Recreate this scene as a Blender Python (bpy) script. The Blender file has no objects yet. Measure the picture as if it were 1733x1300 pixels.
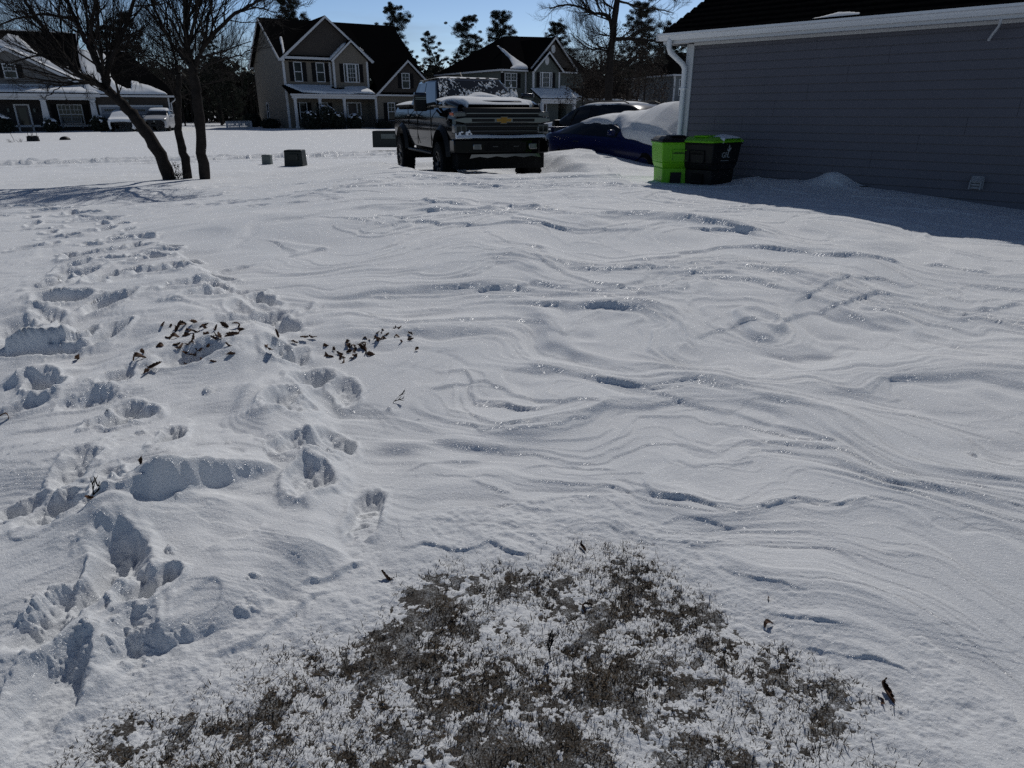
import bpy, math, random
import numpy as np
from mathutils import Vector, Matrix

R = math.radians
SC = bpy.context.scene
COL = SC.collection
PI = math.pi

# ------------------------------------------------------------------ camera geometry (photo pixels -> world)
FPX, CAM_H = 1155.0, 1.6
PITCH = math.atan(460 / FPX)
_c, _s = math.cos(PITCH), math.sin(PITCH)


def ray(px, py):
    u, v = px - 866.5, py - 650
    return u, FPX * _c - v * _s, -(FPX * _s + v * _c)


def gz(px, py, z=0.0):
    a, b, d = ray(px, py)
    k = (z - CAM_H) / d
    return a * k, b * k


def aty(px, py, Y):
    a, b, d = ray(px, py)
    k = Y / b
    return Vector((a * k, Y, CAM_H + d * k))


# ------------------------------------------------------------------ noise
def _hash(ix, iy, seed):
    h = (ix.astype(np.int64) * 374761393 + iy.astype(np.int64) * 668265263 + seed * 2147483647) & 0xffffffff
    h = ((h ^ (h >> 13)) * 1274126177) & 0xffffffff
    h = h ^ (h >> 16)
    return (h & 0xffff).astype(np.float64) / 32767.5 - 1.0


def noise(x, y, seed=0):
    x = np.asarray(x, float); y = np.asarray(y, float)
    ix = np.floor(x); iy = np.floor(y)
    fx = x - ix; fy = y - iy
    ux = fx * fx * fx * (fx * (fx * 6 - 15) + 10); uy = fy * fy * fy * (fy * (fy * 6 - 15) + 10)
    a = _hash(ix, iy, seed); b = _hash(ix + 1, iy, seed)
    c = _hash(ix, iy + 1, seed); d = _hash(ix + 1, iy + 1, seed)
    return (a * (1 - ux) + b * ux) * (1 - uy) + (c * (1 - ux) + d * ux) * uy


def fbm(x, y, seed=0, o=4, g=0.5):
    s = 0; a = 1.0; t = 0
    for k in range(o):
        s = s + a * noise(x * 2 ** k + k * 17.3, y * 2 ** k - k * 9.1, seed + k * 7)
        t += a; a *= g
    return s / t


def sst(a, b, x):
    t = np.clip((np.asarray(x, float) - a) / (b - a), 0, 1)
    return t * t * (3 - 2 * t)


# ------------------------------------------------------------------ materials
def new_mat(name):
    m = bpy.data.materials.new(name)
    m.use_nodes = True
    nt = m.node_tree
    return m, nt, nt.nodes['Principled BSDF']


def mat(name, col, rough=0.6, metal=0.0, spec=0.4, var=0.15, scale=6.0, bump=0.0, bscale=40.0, coat=0.0):
    m, nt, p = new_mat(name)
    p.inputs['Roughness'].default_value = rough
    p.inputs['Metallic'].default_value = metal
    p.inputs['Specular IOR Level'].default_value = spec
    if coat:
        p.inputs['Coat Weight'].default_value = coat
        p.inputs['Coat Roughness'].default_value = 0.05
    tc = nt.nodes.new('ShaderNodeTexCoord')
    if var > 0:
        n = nt.nodes.new('ShaderNodeTexNoise'); n.inputs['Scale'].default_value = scale; n.inputs['Detail'].default_value = 5
        nt.links.new(tc.outputs['Object'], n.inputs['Vector'])
        r = nt.nodes.new('ShaderNodeMapRange')
        r.inputs['From Min'].default_value = 0.25; r.inputs['From Max'].default_value = 0.75
        r.inputs['To Min'].default_value = 1 - var; r.inputs['To Max'].default_value = 1 + var
        nt.links.new(n.outputs['Fac'], r.inputs['Value'])
        mx = nt.nodes.new('ShaderNodeVectorMath'); mx.operation = 'SCALE'
        mx.inputs[0].default_value = col
        nt.links.new(r.outputs['Result'], mx.inputs['Scale'])
        nt.links.new(mx.outputs['Vector'], p.inputs['Base Color'])
    else:
        p.inputs['Base Color'].default_value = (*col, 1)
    if bump > 0:
        n2 = nt.nodes.new('ShaderNodeTexNoise'); n2.inputs['Scale'].default_value = bscale; n2.inputs['Detail'].default_value = 6
        nt.links.new(tc.outputs['Object'], n2.inputs['Vector'])
        b = nt.nodes.new('ShaderNodeBump'); b.inputs['Strength'].default_value = bump; b.inputs['Distance'].default_value = 0.02
        nt.links.new(n2.outputs['Fac'], b.inputs['Height'])
        nt.links.new(b.outputs['Normal'], p.inputs['Normal'])
    return m


# ------------------------------------------------------------------ mesh builder
class MB:
    def __init__(s):
        s.v = []; s.f = []; s.mi = []; s.cm = 0
        s.M = None

    def add(s, vs, fs):
        o = len(s.v)
        if s.M is not None:
            vs = [tuple(s.M @ Vector(p)) for p in vs]
        s.v.extend([tuple(p) for p in vs])
        s.f.extend([tuple(i + o for i in f) for f in fs])
        s.mi.extend([s.cm] * len(fs))
        return s

    def box(s, x0, x1, y0, y1, z0, z1):
        return s.add([(x0, y0, z0), (x1, y0, z0), (x1, y1, z0), (x0, y1, z0), (x0, y0, z1), (x1, y0, z1), (x1, y1, z1), (x0, y1, z1)],
                     [(0, 3, 2, 1), (4, 5, 6, 7), (0, 1, 5, 4), (1, 2, 6, 5), (2, 3, 7, 6), (3, 0, 4, 7)])

    def frustum(s, b, t, z0, z1):
        # b, t = (x0,x1,y0,y1)
        return s.add([(b[0], b[2], z0), (b[1], b[2], z0), (b[1], b[3], z0), (b[0], b[3], z0), (t[0], t[2], z1), (t[1], t[2], z1), (t[1], t[3], z1), (t[0], t[3], z1)],
                     [(0, 3, 2, 1), (4, 5, 6, 7), (0, 1, 5, 4), (1, 2, 6, 5), (2, 3, 7, 6), (3, 0, 4, 7)])

    def prism(s, poly, a0, a1, axis='y'):
        n = len(poly)
        def P(p, a):
            return (p[0], a, p[1]) if axis == 'y' else ((a, p[0], p[1]) if axis == 'x' else (p[0], p[1], a))
        vs = [P(p, a0) for p in poly] + [P(p, a1) for p in poly]
        fs = [tuple(range(n - 1, -1, -1)), tuple(range(n, 2 * n))]
        for i in range(n):
            j = (i + 1) % n
            fs.append((i, j, n + j, n + i))
        return s.add(vs, fs)

    def slab(s, pts, t):
        # planar polygon with thickness t below (against normal)
        P = [Vector(p) for p in pts]
        n = (P[1] - P[0]).cross(P[2] - P[0]).normalized()
        if n.z < 0:
            P.reverse(); n = -n
        k = len(P)
        vs = P + [p - n * t for p in P]
        fs = [tuple(range(k)), tuple(range(2 * k - 1, k - 1, -1))]
        for i in range(k):
            j = (i + 1) % k
            fs.append((j, i, k + i, k + j))
        return s.add([tuple(p) for p in vs], fs)

    def bar(s, a, b, w, h=None, up=(0, 0, 1)):
        a = Vector(a); b = Vector(b); h = h or w
        d = (b - a).normalized(); u = Vector(up)
        x = d.cross(u)
        if x.length < 1e-4: x = d.cross(Vector((1, 0, 0)))
        x.normalize(); u = x.cross(d).normalized()
        vs = []
        for p in (a, b):
            for sx, sy in ((-1, -1), (1, -1), (1, 1), (-1, 1)):
                vs.append(tuple(p + x * sx * w / 2 + u * sy * h / 2))
        return s.add(vs, [(0, 1, 2, 3), (7, 6, 5, 4), (0, 4, 5, 1), (1, 5, 6, 2), (2, 6, 7, 3), (3, 7, 4, 0)])

    def tube(s, pts, rad, n=8, cap=True):
        pts = [Vector(p) for p in pts]
        if not hasattr(rad, '__len__'): rad = [rad] * len(pts)
        vs = []; fs = []
        ref = None
        for i, p in enumerate(pts):
            d = (pts[min(i + 1, len(pts) - 1)] - pts[max(i - 1, 0)])
            if d.length < 1e-9: d = Vector((0, 0, 1))
            d.normalize()
            if ref is None:
                ref = d.orthogonal().normalized()
            ref = ref - d * ref.dot(d)
            if ref.length < 1e-6: ref = d.orthogonal()
            ref.normalize(); q = d.cross(ref)
            for k in range(n):
                a = 2 * PI * k / n
                vs.append(tuple(p + (ref * math.cos(a) + q * math.sin(a)) * rad[i]))
        for i in range(len(pts) - 1):
            for k in range(n):
                k2 = (k + 1) % n
                fs.append((i * n + k, i * n + k2, (i + 1) * n + k2, (i + 1) * n + k))
        if cap:
            fs.append(tuple(range(n - 1, -1, -1))); fs.append(tuple(range((len(pts) - 1) * n, len(pts) * n)))
        return s.add(vs, fs)

    def lathe(s, prof, c, axis=(0, 0, 1), n=24, caps=True):
        # prof list of (r, h)
        ax = Vector(axis).normalized(); u = ax.orthogonal().normalized(); w = ax.cross(u); c = Vector(c)
        vs = []; fs = []
        for r, h in prof:
            for k in range(n):
                a = 2 * PI * k / n
                vs.append(tuple(c + ax * h + (u * math.cos(a) + w * math.sin(a)) * r))
        for i in range(len(prof) - 1):
            for k in range(n):
                k2 = (k + 1) % n
                fs.append((i * n + k, i * n + k2, (i + 1) * n + k2, (i + 1) * n + k))
        if caps:
            fs.append(tuple(range(n - 1, -1, -1))); fs.append(tuple(range((len(prof) - 1) * n, len(prof) * n)))
        return s.add(vs, fs)

    def build(s, name, m, parent=None, smooth=False, bevel=0.0, angle=35, seg=2):
        me = bpy.data.meshes.new(name)
        me.from_pydata(s.v, [], s.f)
        ms = m if isinstance(m, (list, tuple)) else [m]
        for x in ms: me.materials.append(x)
        if len(ms) > 1:
            me.polygons.foreach_set('material_index', s.mi)
        me.update()
        o = bpy.data.objects.new(name, me); COL.objects.link(o)
        if parent is not None: o.parent = parent
        if bevel > 0:
            b = o.modifiers.new('bevel', 'BEVEL'); b.width = bevel; b.segments = seg; b.limit_method = 'ANGLE'; b.angle_limit = R(35)
        if smooth or bevel > 0:
            me.polygons.foreach_set('use_smooth', [True] * len(me.polygons))
            me.set_sharp_from_angle(angle=R(angle))
        return o


def grid_mesh(name, P, m, parent=None, keep=None, smooth=True, link=True):
    """P: (rows, cols, 3) array -> quad grid object."""
    r, c = P.shape[:2]
    idx = np.arange(r * c).reshape(r, c)
    q = np.stack([idx[:-1, :-1], idx[:-1, 1:], idx[1:, 1:], idx[1:, :-1]], -1).reshape(-1, 4)
    if keep is not None:
        q = q[keep.reshape(-1)]
        used = np.unique(q)
        mp = np.full(r * c, -1); mp[used] = np.arange(len(used))
        q = mp[q]; V = P.reshape(-1, 3)[used]
    else:
        V = P.reshape(-1, 3)
    me = bpy.data.meshes.new(name)
    me.vertices.add(len(V)); me.vertices.foreach_set('co', np.ascontiguousarray(V, dtype=np.float32).ravel())
    me.loops.add(q.size); me.loops.foreach_set('vertex_index', q.ravel().astype(np.int32))
    me.polygons.add(len(q)); me.polygons.foreach_set('loop_start', (np.arange(len(q)) * 4).astype(np.int32))
    me.polygons.foreach_set('loop_total', np.full(len(q), 4, np.int32))
    if smooth: me.polygons.foreach_set('use_smooth', np.ones(len(q), bool))
    me.materials.append(m); me.update(calc_edges=True)
    o = bpy.data.objects.new(name, me)
    if link: COL.objects.link(o)
    if parent is not None: o.parent = parent
    return o


def tag(o, label=None, cat=None, group=None, kind=None):
    if label: o['label'] = label
    if cat: o['category'] = cat
    if group: o['group'] = group
    if kind: o['kind'] = kind
    return o


def empty(name, loc, rz=0.0, label=None, cat=None, group=None):
    o = bpy.data.objects.new(name, None); COL.objects.link(o)
    o.empty_display_size = 0.2
    o.location = loc; o.rotation_euler = (0, 0, rz)
    return tag(o, label, cat, group)


def copy_tree(o, parent=None):
    c = o.copy(); COL.objects.link(c); c.parent = parent
    for ch in o.children: copy_tree(ch, c)
    return c
# ------------------------------------------------------------------ snow
def snow_material(name, glitter=True, grain=1.0):
    m, nt, p = new_mat(name)
    N = nt.nodes; L = nt.links
    tc = N.new('ShaderNodeTexCoord')
    p.inputs['Base Color'].default_value = (0.82, 0.85, 0.89, 1)
    p.inputs['Roughness'].default_value = 0.85
    p.inputs['Specular IOR Level'].default_value = 0.15
    # packed / loose snow differ slightly in tone
    n0 = N.new('ShaderNodeTexNoise'); n0.inputs['Scale'].default_value = 1.3; n0.inputs['Detail'].default_value = 6
    L.new(tc.outputs['Object'], n0.inputs['Vector'])
    cr = N.new('ShaderNodeValToRGB')
    cr.color_ramp.elements[0].color = (0.80, 0.825, 0.85, 1); cr.color_ramp.elements[0].position = 0.3
    cr.color_ramp.elements[1].color = (0.865, 0.88, 0.895, 1); cr.color_ramp.elements[1].position = 0.7
    L.new(n0.outputs['Fac'], cr.inputs['Fac']); L.new(cr.outputs['Color'], p.inputs['Base Color'])
    # grain bump
    n1 = N.new('ShaderNodeTexNoise'); n1.inputs['Scale'].default_value = 90 * grain; n1.inputs['Detail'].default_value = 8; n1.inputs['Roughness'].default_value = 0.7
    L.new(tc.outputs['Object'], n1.inputs['Vector'])
    b = N.new('ShaderNodeBump'); b.inputs['Strength'].default_value = 0.8; b.inputs['Distance'].default_value = 0.008
    n3 = N.new('ShaderNodeTexNoise'); n3.inputs['Scale'].default_value = 330 * grain; n3.inputs['Detail'].default_value = 3; n3.inputs['Roughness'].default_value = .8
    L.new(tc.outputs['Object'], n3.inputs['Vector'])
    ad = N.new('ShaderNodeMath'); ad.operation = 'MULTIPLY_ADD'; ad.inputs[1].default_value = .35
    L.new(n3.outputs['Fac'], ad.inputs[0]); L.new(n1.outputs['Fac'], ad.inputs[2])
    L.new(ad.outputs['Value'], b.inputs['Height'])
    L.new(b.outputs['Normal'], p.inputs['Normal'])
    if glitter:
        # ice crystals: little facets with random tilt
        prev = p.outputs['BSDF']
        for sc, w, rg in ((420, 0.034, 0.18), (150, 0.008, 0.14)):
            vo = N.new('ShaderNodeTexVoronoi'); vo.inputs['Scale'].default_value = sc
            L.new(tc.outputs['Object'], vo.inputs['Vector'])
            s1 = N.new('ShaderNodeVectorMath'); s1.operation = 'SUBTRACT'; s1.inputs[1].default_value = (0.5, 0.5, 0.5)
            L.new(vo.outputs['Color'], s1.inputs[0])
            s2 = N.new('ShaderNodeVectorMath'); s2.operation = 'SCALE'; s2.inputs['Scale'].default_value = 3.2
            L.new(s1.outputs['Vector'], s2.inputs[0])
            s3 = N.new('ShaderNodeVectorMath'); s3.operation = 'ADD'
            L.new(b.outputs['Normal'], s3.inputs[0]); L.new(s2.outputs['Vector'], s3.inputs[1])
            s4 = N.new('ShaderNodeVectorMath'); s4.operation = 'NORMALIZE'
            L.new(s3.outputs['Vector'], s4.inputs[0])
            g = N.new('ShaderNodeBsdfGlossy'); g.inputs['Roughness'].default_value = rg
            L.new(s4.outputs['Vector'], g.inputs['Normal'])
            mx = N.new('ShaderNodeMixShader'); mx.inputs['Fac'].default_value = w
            L.new(prev, mx.inputs[1]); L.new(g.outputs['BSDF'], mx.inputs[2])
            prev = mx.outputs['Shader']
        L.new(prev, N['Material Output'].inputs['Surface'])
    return m


M = {}
M['snow'] = snow_material('snow')
M['roofsnow'] = snow_material('roof_snow', False, 0.3)
def frosted_lawn():
    m, nt, p = new_mat('frosted_lawn'); N = nt.nodes; L = nt.links
    p.inputs['Roughness'].default_value = .9; p.inputs['Specular IOR Level'].default_value = .2
    tc = N.new('ShaderNodeTexCoord')
    a = N.new('ShaderNodeTexNoise'); a.inputs['Scale'].default_value = 170; a.inputs['Detail'].default_value = 6; a.inputs['Roughness'].default_value = .75
    b = N.new('ShaderNodeTexNoise'); b.inputs['Scale'].default_value = 11; b.inputs['Detail'].default_value = 3
    for n in (a, b): L.new(tc.outputs['Object'], n.inputs['Vector'])
    ad = N.new('ShaderNodeMath'); ad.operation = 'MULTIPLY_ADD'; ad.inputs[1].default_value = .5
    L.new(b.outputs['Fac'], ad.inputs[0]); L.new(a.outputs['Fac'], ad.inputs[2])
    cr = N.new('ShaderNodeValToRGB'); e = cr.color_ramp.elements
    e[0].position = .50; e[0].color = (.040, .033, .029, 1); e[1].position = .92; e[1].color = (.50, .52, .54, 1)
    x = cr.color_ramp.elements.new(.73); x.color = (.085, .077, .068, 1)
    L.new(ad.outputs['Value'], cr.inputs['Fac']); L.new(cr.outputs['Color'], p.inputs['Base Color'])
    bu = N.new('ShaderNodeBump'); bu.inputs['Strength'].default_value = .8; bu.inputs['Distance'].default_value = .008
    L.new(a.outputs['Fac'], bu.inputs['Height']); L.new(bu.outputs['Normal'], p.inputs['Normal'])
    return m


M['lawn'] = frosted_lawn()
M['grass'] = mat('dead_grass', (0.085, 0.064, 0.042), 0.8, spec=0.2, var=0.6, scale=9)
M['leaf'] = mat('oak_leaf', (0.080, 0.040, 0.022), 0.7, spec=0.25, var=0.4, scale=20)
M['bark'] = mat('bark', (0.026, 0.022, 0.020), 0.9, spec=0.1, var=0.4, scale=8, bump=0.6, bscale=30)
M['twig'] = mat('twig', (0.032, 0.027, 0.024), 0.9, spec=0.2, var=0.3, scale=2)
M['needle'] = mat('pine_needle', (0.016, 0.022, 0.014), 0.8, spec=0.25, var=0.4, scale=1.5)
M['brownleaf'] = mat('brown_leaf', (0.036, 0.024, 0.018), 0.8, spec=0.2, var=0.4, scale=1.5)
M['shrub'] = mat('shrub_leaf', (0.02, 0.026, 0.018), 0.7, spec=0.3, var=0.4, scale=4)
M['white'] = mat('white_trim', (0.55, 0.56, 0.58), 0.45, var=0.05)
M['gutter'] = mat('white_gutter', (0.78, 0.79, 0.81), 0.35, var=0.05, scale=1.5)
M['glass'] = mat('window_glass', (0.008, 0.010, 0.012), 0.08, spec=0.4, var=0.0)
M['shutter'] = mat('black_shutter', (0.009, 0.009, 0.010), 0.7, spec=0.15, var=0.1)
M['shingle'] = mat('dark_shingle', (0.006, 0.006, 0.0065), 1.0, spec=0.0, var=0.4, scale=14, bump=0.5, bscale=30)
M['tan'] = mat('tan_siding', (0.172, 0.15, 0.122), 0.7, var=0.08, scale=1.5)
M['brown'] = mat('brown_siding', (0.052, 0.043, 0.037), 0.75, var=0.12, scale=2)
M['greige'] = mat('grey_siding', (0.15, 0.145, 0.14), 0.7, var=0.08, scale=1.5)
M['darkbrick'] = mat('dark_front_siding', (0.032, 0.028, 0.027), 0.8, var=0.15, scale=6)
M['green'] = mat('green_siding', (0.092, 0.104, 0.094), 0.7, var=0.08, scale=1.5)
M['bluegrey'] = mat('blue_grey_siding', (0.17, 0.185, 0.195), 0.7, var=0.08, scale=1.5)
M['vinyl'] = mat('lavender_grey_vinyl', (0.118, 0.115, 0.138), 0.5, spec=0.4, var=0.07, scale=2.2, bump=0.05, bscale=60)
M['garage'] = mat('garage_door_white', (0.24, 0.255, 0.29), 0.5, var=0.05)
M['door'] = mat('dark_door', (0.03, 0.022, 0.02), 0.4, var=0.1)
M['concrete'] = mat('concrete', (0.3, 0.29, 0.27), 0.9, var=0.2)
M['wood'] = mat('weathered_wood', (0.16, 0.14, 0.13), 0.85, var=0.3, scale=5)
M['black'] = mat('black_plastic', (0.007, 0.007, 0.008), 0.5, spec=0.25, var=0.15)
M['rubber'] = mat('tyre_rubber', (0.009, 0.009, 0.009), 0.85, spec=0.15, var=0.3, scale=12)
M['paint_black'] = mat('black_paint', (0.002, 0.002, 0.0025), 0.07, spec=0.16, var=0.1, scale=2)
M['paint_blue'] = mat('blue_paint', (0.007, 0.014, 0.075), 0.22, spec=0.35, var=0.1, scale=2)
M['paint_dark'] = mat('charcoal_paint', (0.006, 0.006, 0.007), 0.22, spec=0.3, var=0.1, scale=2)
M['paint_silver'] = mat('silver_white_paint', (0.42, 0.43, 0.45), 0.3, spec=0.4, var=0.05, scale=2)
M['chrome'] = mat('chrome', (0.15, 0.155, 0.16), 0.14, metal=1.0, var=0.05)
M['dkchrome'] = mat('satin_metal', (0.06, 0.06, 0.063), 0.35, metal=1.0, var=0.1)
M['lamp'] = mat('headlamp_glass', (0.09, 0.10, 0.105), 0.12, spec=0.6, var=0.3, scale=30)
M['amber'] = mat('amber_lens', (0.55, 0.09, 0.01), 0.2, spec=0.6, var=0.0)
M['gold'] = mat('gold_emblem', (0.26, 0.14, 0.015), 0.4, metal=0.3, var=0.05)
M['lime'] = mat('lime_plastic', (0.14, 0.46, 0.008), 0.45, spec=0.4, var=0.08, scale=4)
M['binblack'] = mat('bin_black_plastic', (0.006, 0.0065, 0.007), 0.55, spec=0.25, var=0.2, scale=4)
M['logo'] = mat('pale_print', (0.34, 0.36, 0.36), 0.6, var=0.05)
M['utility'] = mat('utility_green', (0.006, 0.011, 0.009), 0.5, var=0.15, scale=5)
M['pedestal'] = mat('pedestal_grey_green', (0.13, 0.15, 0.14), 0.6, var=0.1)
M['vent'] = mat('vent_plastic', (0.33, 0.34, 0.36), 0.5, var=0.1)
M['red'] = mat('tail_lens', (0.25, 0.01, 0.01), 0.2, spec=0.6, var=0.0)
# ------------------------------------------------------------------ terrain height
SUN_EL = R(43.0)
SUN_AZ = math.atan2(0.26, 0.966)       # from +Y towards +X
TRK = (-0.19, 14.65, R(20.0))          # truck: front bumper centre and heading
WALL_C = (3.30, 14.0); WALL_D = (0.72, -0.694); WALL_N = (-0.694, -0.72)


def truck_local(X, Y):
    dx, dy = X - TRK[0], Y - TRK[1]
    c, s = math.cos(TRK[2]), math.sin(TRK[2])
    return dx * c + dy * s, -dx * s + dy * c      # lateral, back


def base_h(X, Y):
    X = np.asarray(X, float); Y = np.asarray(Y, float)
    rise = sst(1.6, 12.0, Y)
    plat = 0.14 + 0.37 * sst(-6.5, -2.2, X) - 0.05 * sst(0.8, 3.2, X) - 0.08 * sst(3.0, 6.5, X)
    h = plat * rise
    # blown-out trough round the truck
    a, b = truck_local(X, Y)
    q = np.maximum(np.abs(a) - 1.05, 0) ** 2 + np.where(b < -0.35, (b + 0.35) ** 2, np.where(b > 6.2, (b - 6.2) ** 2, 0))
    q = np.sqrt(q)
    m = 1 - sst(0.05, 0.85, q)
    h = h * (1 - m) + np.minimum(h, 0.16) * m
    # drift against the parked coupe
    h = h + 0.20 * np.exp(-((X - 1.7) / 1.3) ** 2 - ((Y - 17.4) / 2.0) ** 2)
    # street and far yards
    far = sst(19.5, 23.5, Y - 0.46 * X * 0.5)
    h = h * (1 - far) + 0.10 * far
    h = h + 0.16 * sst(42, 62, Y)
    # drift along the near wall
    t = (X - WALL_C[0]) * WALL_D[0] + (Y - WALL_C[1]) * WALL_D[1]
    d = (X - WALL_C[0]) * WALL_N[0] + (Y - WALL_C[1]) * WALL_N[1]
    near = np.exp(-(np.maximum(d, 0) / 0.9) ** 2) * (d < 30)
    tw = sst(1.1, 1.7, t)
    h = h + near * (0.10 * tw * (1 - sst(3.0, 5.6, t)) - 0.05 * sst(4.2, 6.5, t) + 0.17 * np.exp(-((t - 2.95) / 0.33) ** 2) * np.exp(-(np.maximum(d, 0) / .35) ** 2))
    return h


def pxg(px, py):
    z = 0.1
    for _ in range(6):
        x, y = gz(px, py, z)
        z = 0.5 * z + 0.5 * (float(base_h(x, y)) + float(left_depth(x, y)))
    return x, y


_LBY = np.array([0.3, 1.30, 1.69, 1.85, 2.18, 2.88, 3.57, 5.16, 7.6, 12])
_LBX = np.array([-1.9, -1.25, -1.02, -0.80, -0.58, -0.75, -1.02, -1.95, -3.8, -7.5])


def left_depth(X, Y):
    xb = np.interp(Y, _LBY, _LBX)
    return 0.085 * sst(-0.02, 0.22, xb - X) * (1 - sst(6, 9, Y))


# steps: (pixel polyline, height, decay length, edge width) - the far side stands higher
STEPS = [
    ([(612, 389), (650, 381), (720, 379), (800, 384), (900, 386), (1000, 391), (1120, 395)], .085, .55, .03),
    ([(700, 347), (760, 350), (800, 352)], .06, .5, .04), ([(850, 357), (920, 362)], .06, .5, .03),
    ([(690, 362), (760, 360), (860, 364)], .05, .5, .04),
    ([(480, 432), (520, 428), (560, 412)], .05, .6, .05),
    ([(560, 518), (650, 504), (760, 500), (850, 493), (900, 487), (960, 491), (1020, 488)], .035, .4, .02),
    ([(860, 606), (900, 618), (930, 622), (1000, 640), (1060, 656), (1110, 664)], .035, .16, .02),
    ([(1040, 655), (1150, 682), (1230, 705), (1300, 732), (1400, 760), (1480, 800)], .025, .16, .03),
    ([(700, 640), (730, 659), (765, 656), (812, 640), (850, 655), (890, 678), (950, 690), (1000, 682), (1060, 700)], .028, .14, .025),
    ([(1050, 450), (1110, 446), (1170, 430), (1240, 422), (1330, 428)], .04, .35, .03),
    ([(1240, 421), (1310, 426), (1370, 437), (1450, 446), (1565, 457)], .06, .35, .025),
    ([(1150, 390), (1230, 392), (1330, 402)], .04, .4, .03),
    ([(1290, 575), (1320, 548), (1360, 528), (1420, 518), (1470, 506), (1530, 500), (1600, 513)], .03, .22, .02),
    ([(1340, 520), (1400, 490), (1480, 478), (1570, 490)], .025, .25, .02),
    ([(1170, 585), (1220, 565), (1260, 555), (1310, 560)], .022, .2, .02),
    ([(1560, 452), (1620, 462), (1690, 470)], .03, .3, .02),
    ([(1640, 520), (1690, 525), (1733, 515)], .03, .2, .02),
    ([(788, 812), (822, 819), (848, 831), (876, 834)], .012, .07, .008),
    ([(832, 848), (872, 855), (905, 863), (947, 867)], .012, .07, .008),
    ([(662, 932), (692, 934), (712, 920), (745, 930), (790, 930), (830, 920), (850, 929), (868, 941), (922, 938)], .020, .11, .007),
    ([(500, 992), (540, 986), (580, 975), (622, 952)], .028, .10, .010),
    ([(334, 1112), (380, 1110), (430, 1088), (480, 1052), (525, 1018), (575, 1000)], .026, .05, .016),
    ([(285, 1045), (320, 1005), (358, 982), (378, 985), (374, 1012), (352, 1055), (334, 1108)], .020, .06, .012),
    ([(680, 800), (720, 785), (770, 778), (830, 772)], .010, .08, .012), ([(870, 792), (930, 784), (1000, 795), (1060, 800)], .010, .08, .012),
    ([(985, 832), (1030, 823), (1080, 836), (1150, 856), (1200, 868)], .014, .09, .012),
    ([(1110, 892), (1150, 880), (1200, 896), (1265, 906)], .010, .08, .014),
    ([(1200, 1090), (1240, 1104), (1280, 1120), (1306, 1112)], .016, .06, .008),
    ([(1180, 960), (1240, 975), (1300, 1000), (1370, 1016)], .010, .08, .012),
    ([(1290, 1040), (1340, 1052), (1400, 1062), (1450, 1080)], .010, .08, .012), ([(1340, 1095), (1430, 1110), (1500, 1128), (1560, 1150)], .010, .08, .012),
    # left: big crust blocks and trench edges
    ([(262, 892), (285, 872), (320, 856), (365, 838), (420, 815), (486, 786)], .165, .34, .028),
    ([(0, 600), (60, 592), (110, 588), (158, 572)], .13, .35, .02),
    ([(455, 880), (430, 905), (370, 925), (330, 945)], .015, .1, .02),
    ([(0, 745), (60, 735), (120, 728), (175, 735)], .05, .15, .02),
    ([(0, 950), (50, 920), (110, 905), (150, 890)], .06, .15, .02),
    ([(20, 660), (55, 640), (85, 655)], .06, .12, .02),
    ([(250, 520), (330, 530), (390, 545)], .05, .3, .03),
    ([(95, 805), (140, 815), (185, 805)], .05, .16, .02),
    ([(180, 840), (150, 880), (110, 900)], .05, .16, .02),
    ([(90, 1250), (140, 1190), (200, 1120)], .02, .08, .02),
]
# footprints / pits: px, py, half-length (m), half-width (m), heading (deg from +Y towards +X), depth
PITS = [
    (620, 872, .165, .070, -4, .048), (502, 752, .13, .10, 10, .10), (540, 752, .12, .09, -12, .11), (500, 690, .15, .08, 15, .07),
    (530, 645, .20, .11, 20, .15), (490, 610, .20, .10, 22, .10), (430, 545, .42, .11, 40, .17), (375, 500, .35, .13, 42, .15), (330, 485, .26, .12, 42, .14), (280, 458, .30, .13, 45, .17),
    (250, 440, .26, .12, 50, .14), (195, 470, .28, .13, 30, .18), (190, 518, .24, .12, 20, .19), (85, 490, .25, .14, 20, .18),
    (112, 515, .24, .15, 70, .20), (185, 578, .24, .09, 5, .15), (60, 600, .42, .10, 85, .12), (212, 720, .17, .09, 50, .15),
    (290, 758, .16, .06, -12, .12), (205, 655, .15, .07, 5, .11), (330, 615, .25, .14, 60, .12),
    (172, 1000, .16, .06, -8, .13), (248, 1000, .11, .07, 30, .12), (100, 1060, .15, .10, 10, .085), (218, 1085, .16, .085, -5, .075), (110, 1160, .12, .06, 5, .05),
    (90, 890, .14, .12, 0, .08), (40, 870, .12, .09, 40, .07), (20, 700, .2, .1, 60, .07), (150, 690, .15, .07, 50, .06), (190, 850, .16, .06, -20, .08),
    (210, 405, .30, .15, 50, .18), (190, 385, .30, .15, 30, .17), (165, 370, .34, .16, 60, .16), (130, 362, .34, .16, 70, .14), (90, 355, .4, .16, 75, .14), (40, 347, .5, .16, 80, .14),
    (150, 430, .30, .15, 30, .17), (135, 450, .30, .15, 20, .17), (120, 468, .28, .13, 20, .15), (185, 440, .3, .13, 60, .14), (215, 420, .26, .12, 60, .13),
    (55, 420, .22, .13, 60, .12), (110, 403, .24, .12, 70, .11), (60, 388, .25, .12, 70, .10), (75, 320, .25, .15, 60, .1),
    (260, 425, .22, .1, 60, .10), (60, 560, .2, .12, 10, .10), (10, 560, .2, .12, 30, .10), (400, 455, .2, .07, 40, .05),
]
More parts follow.
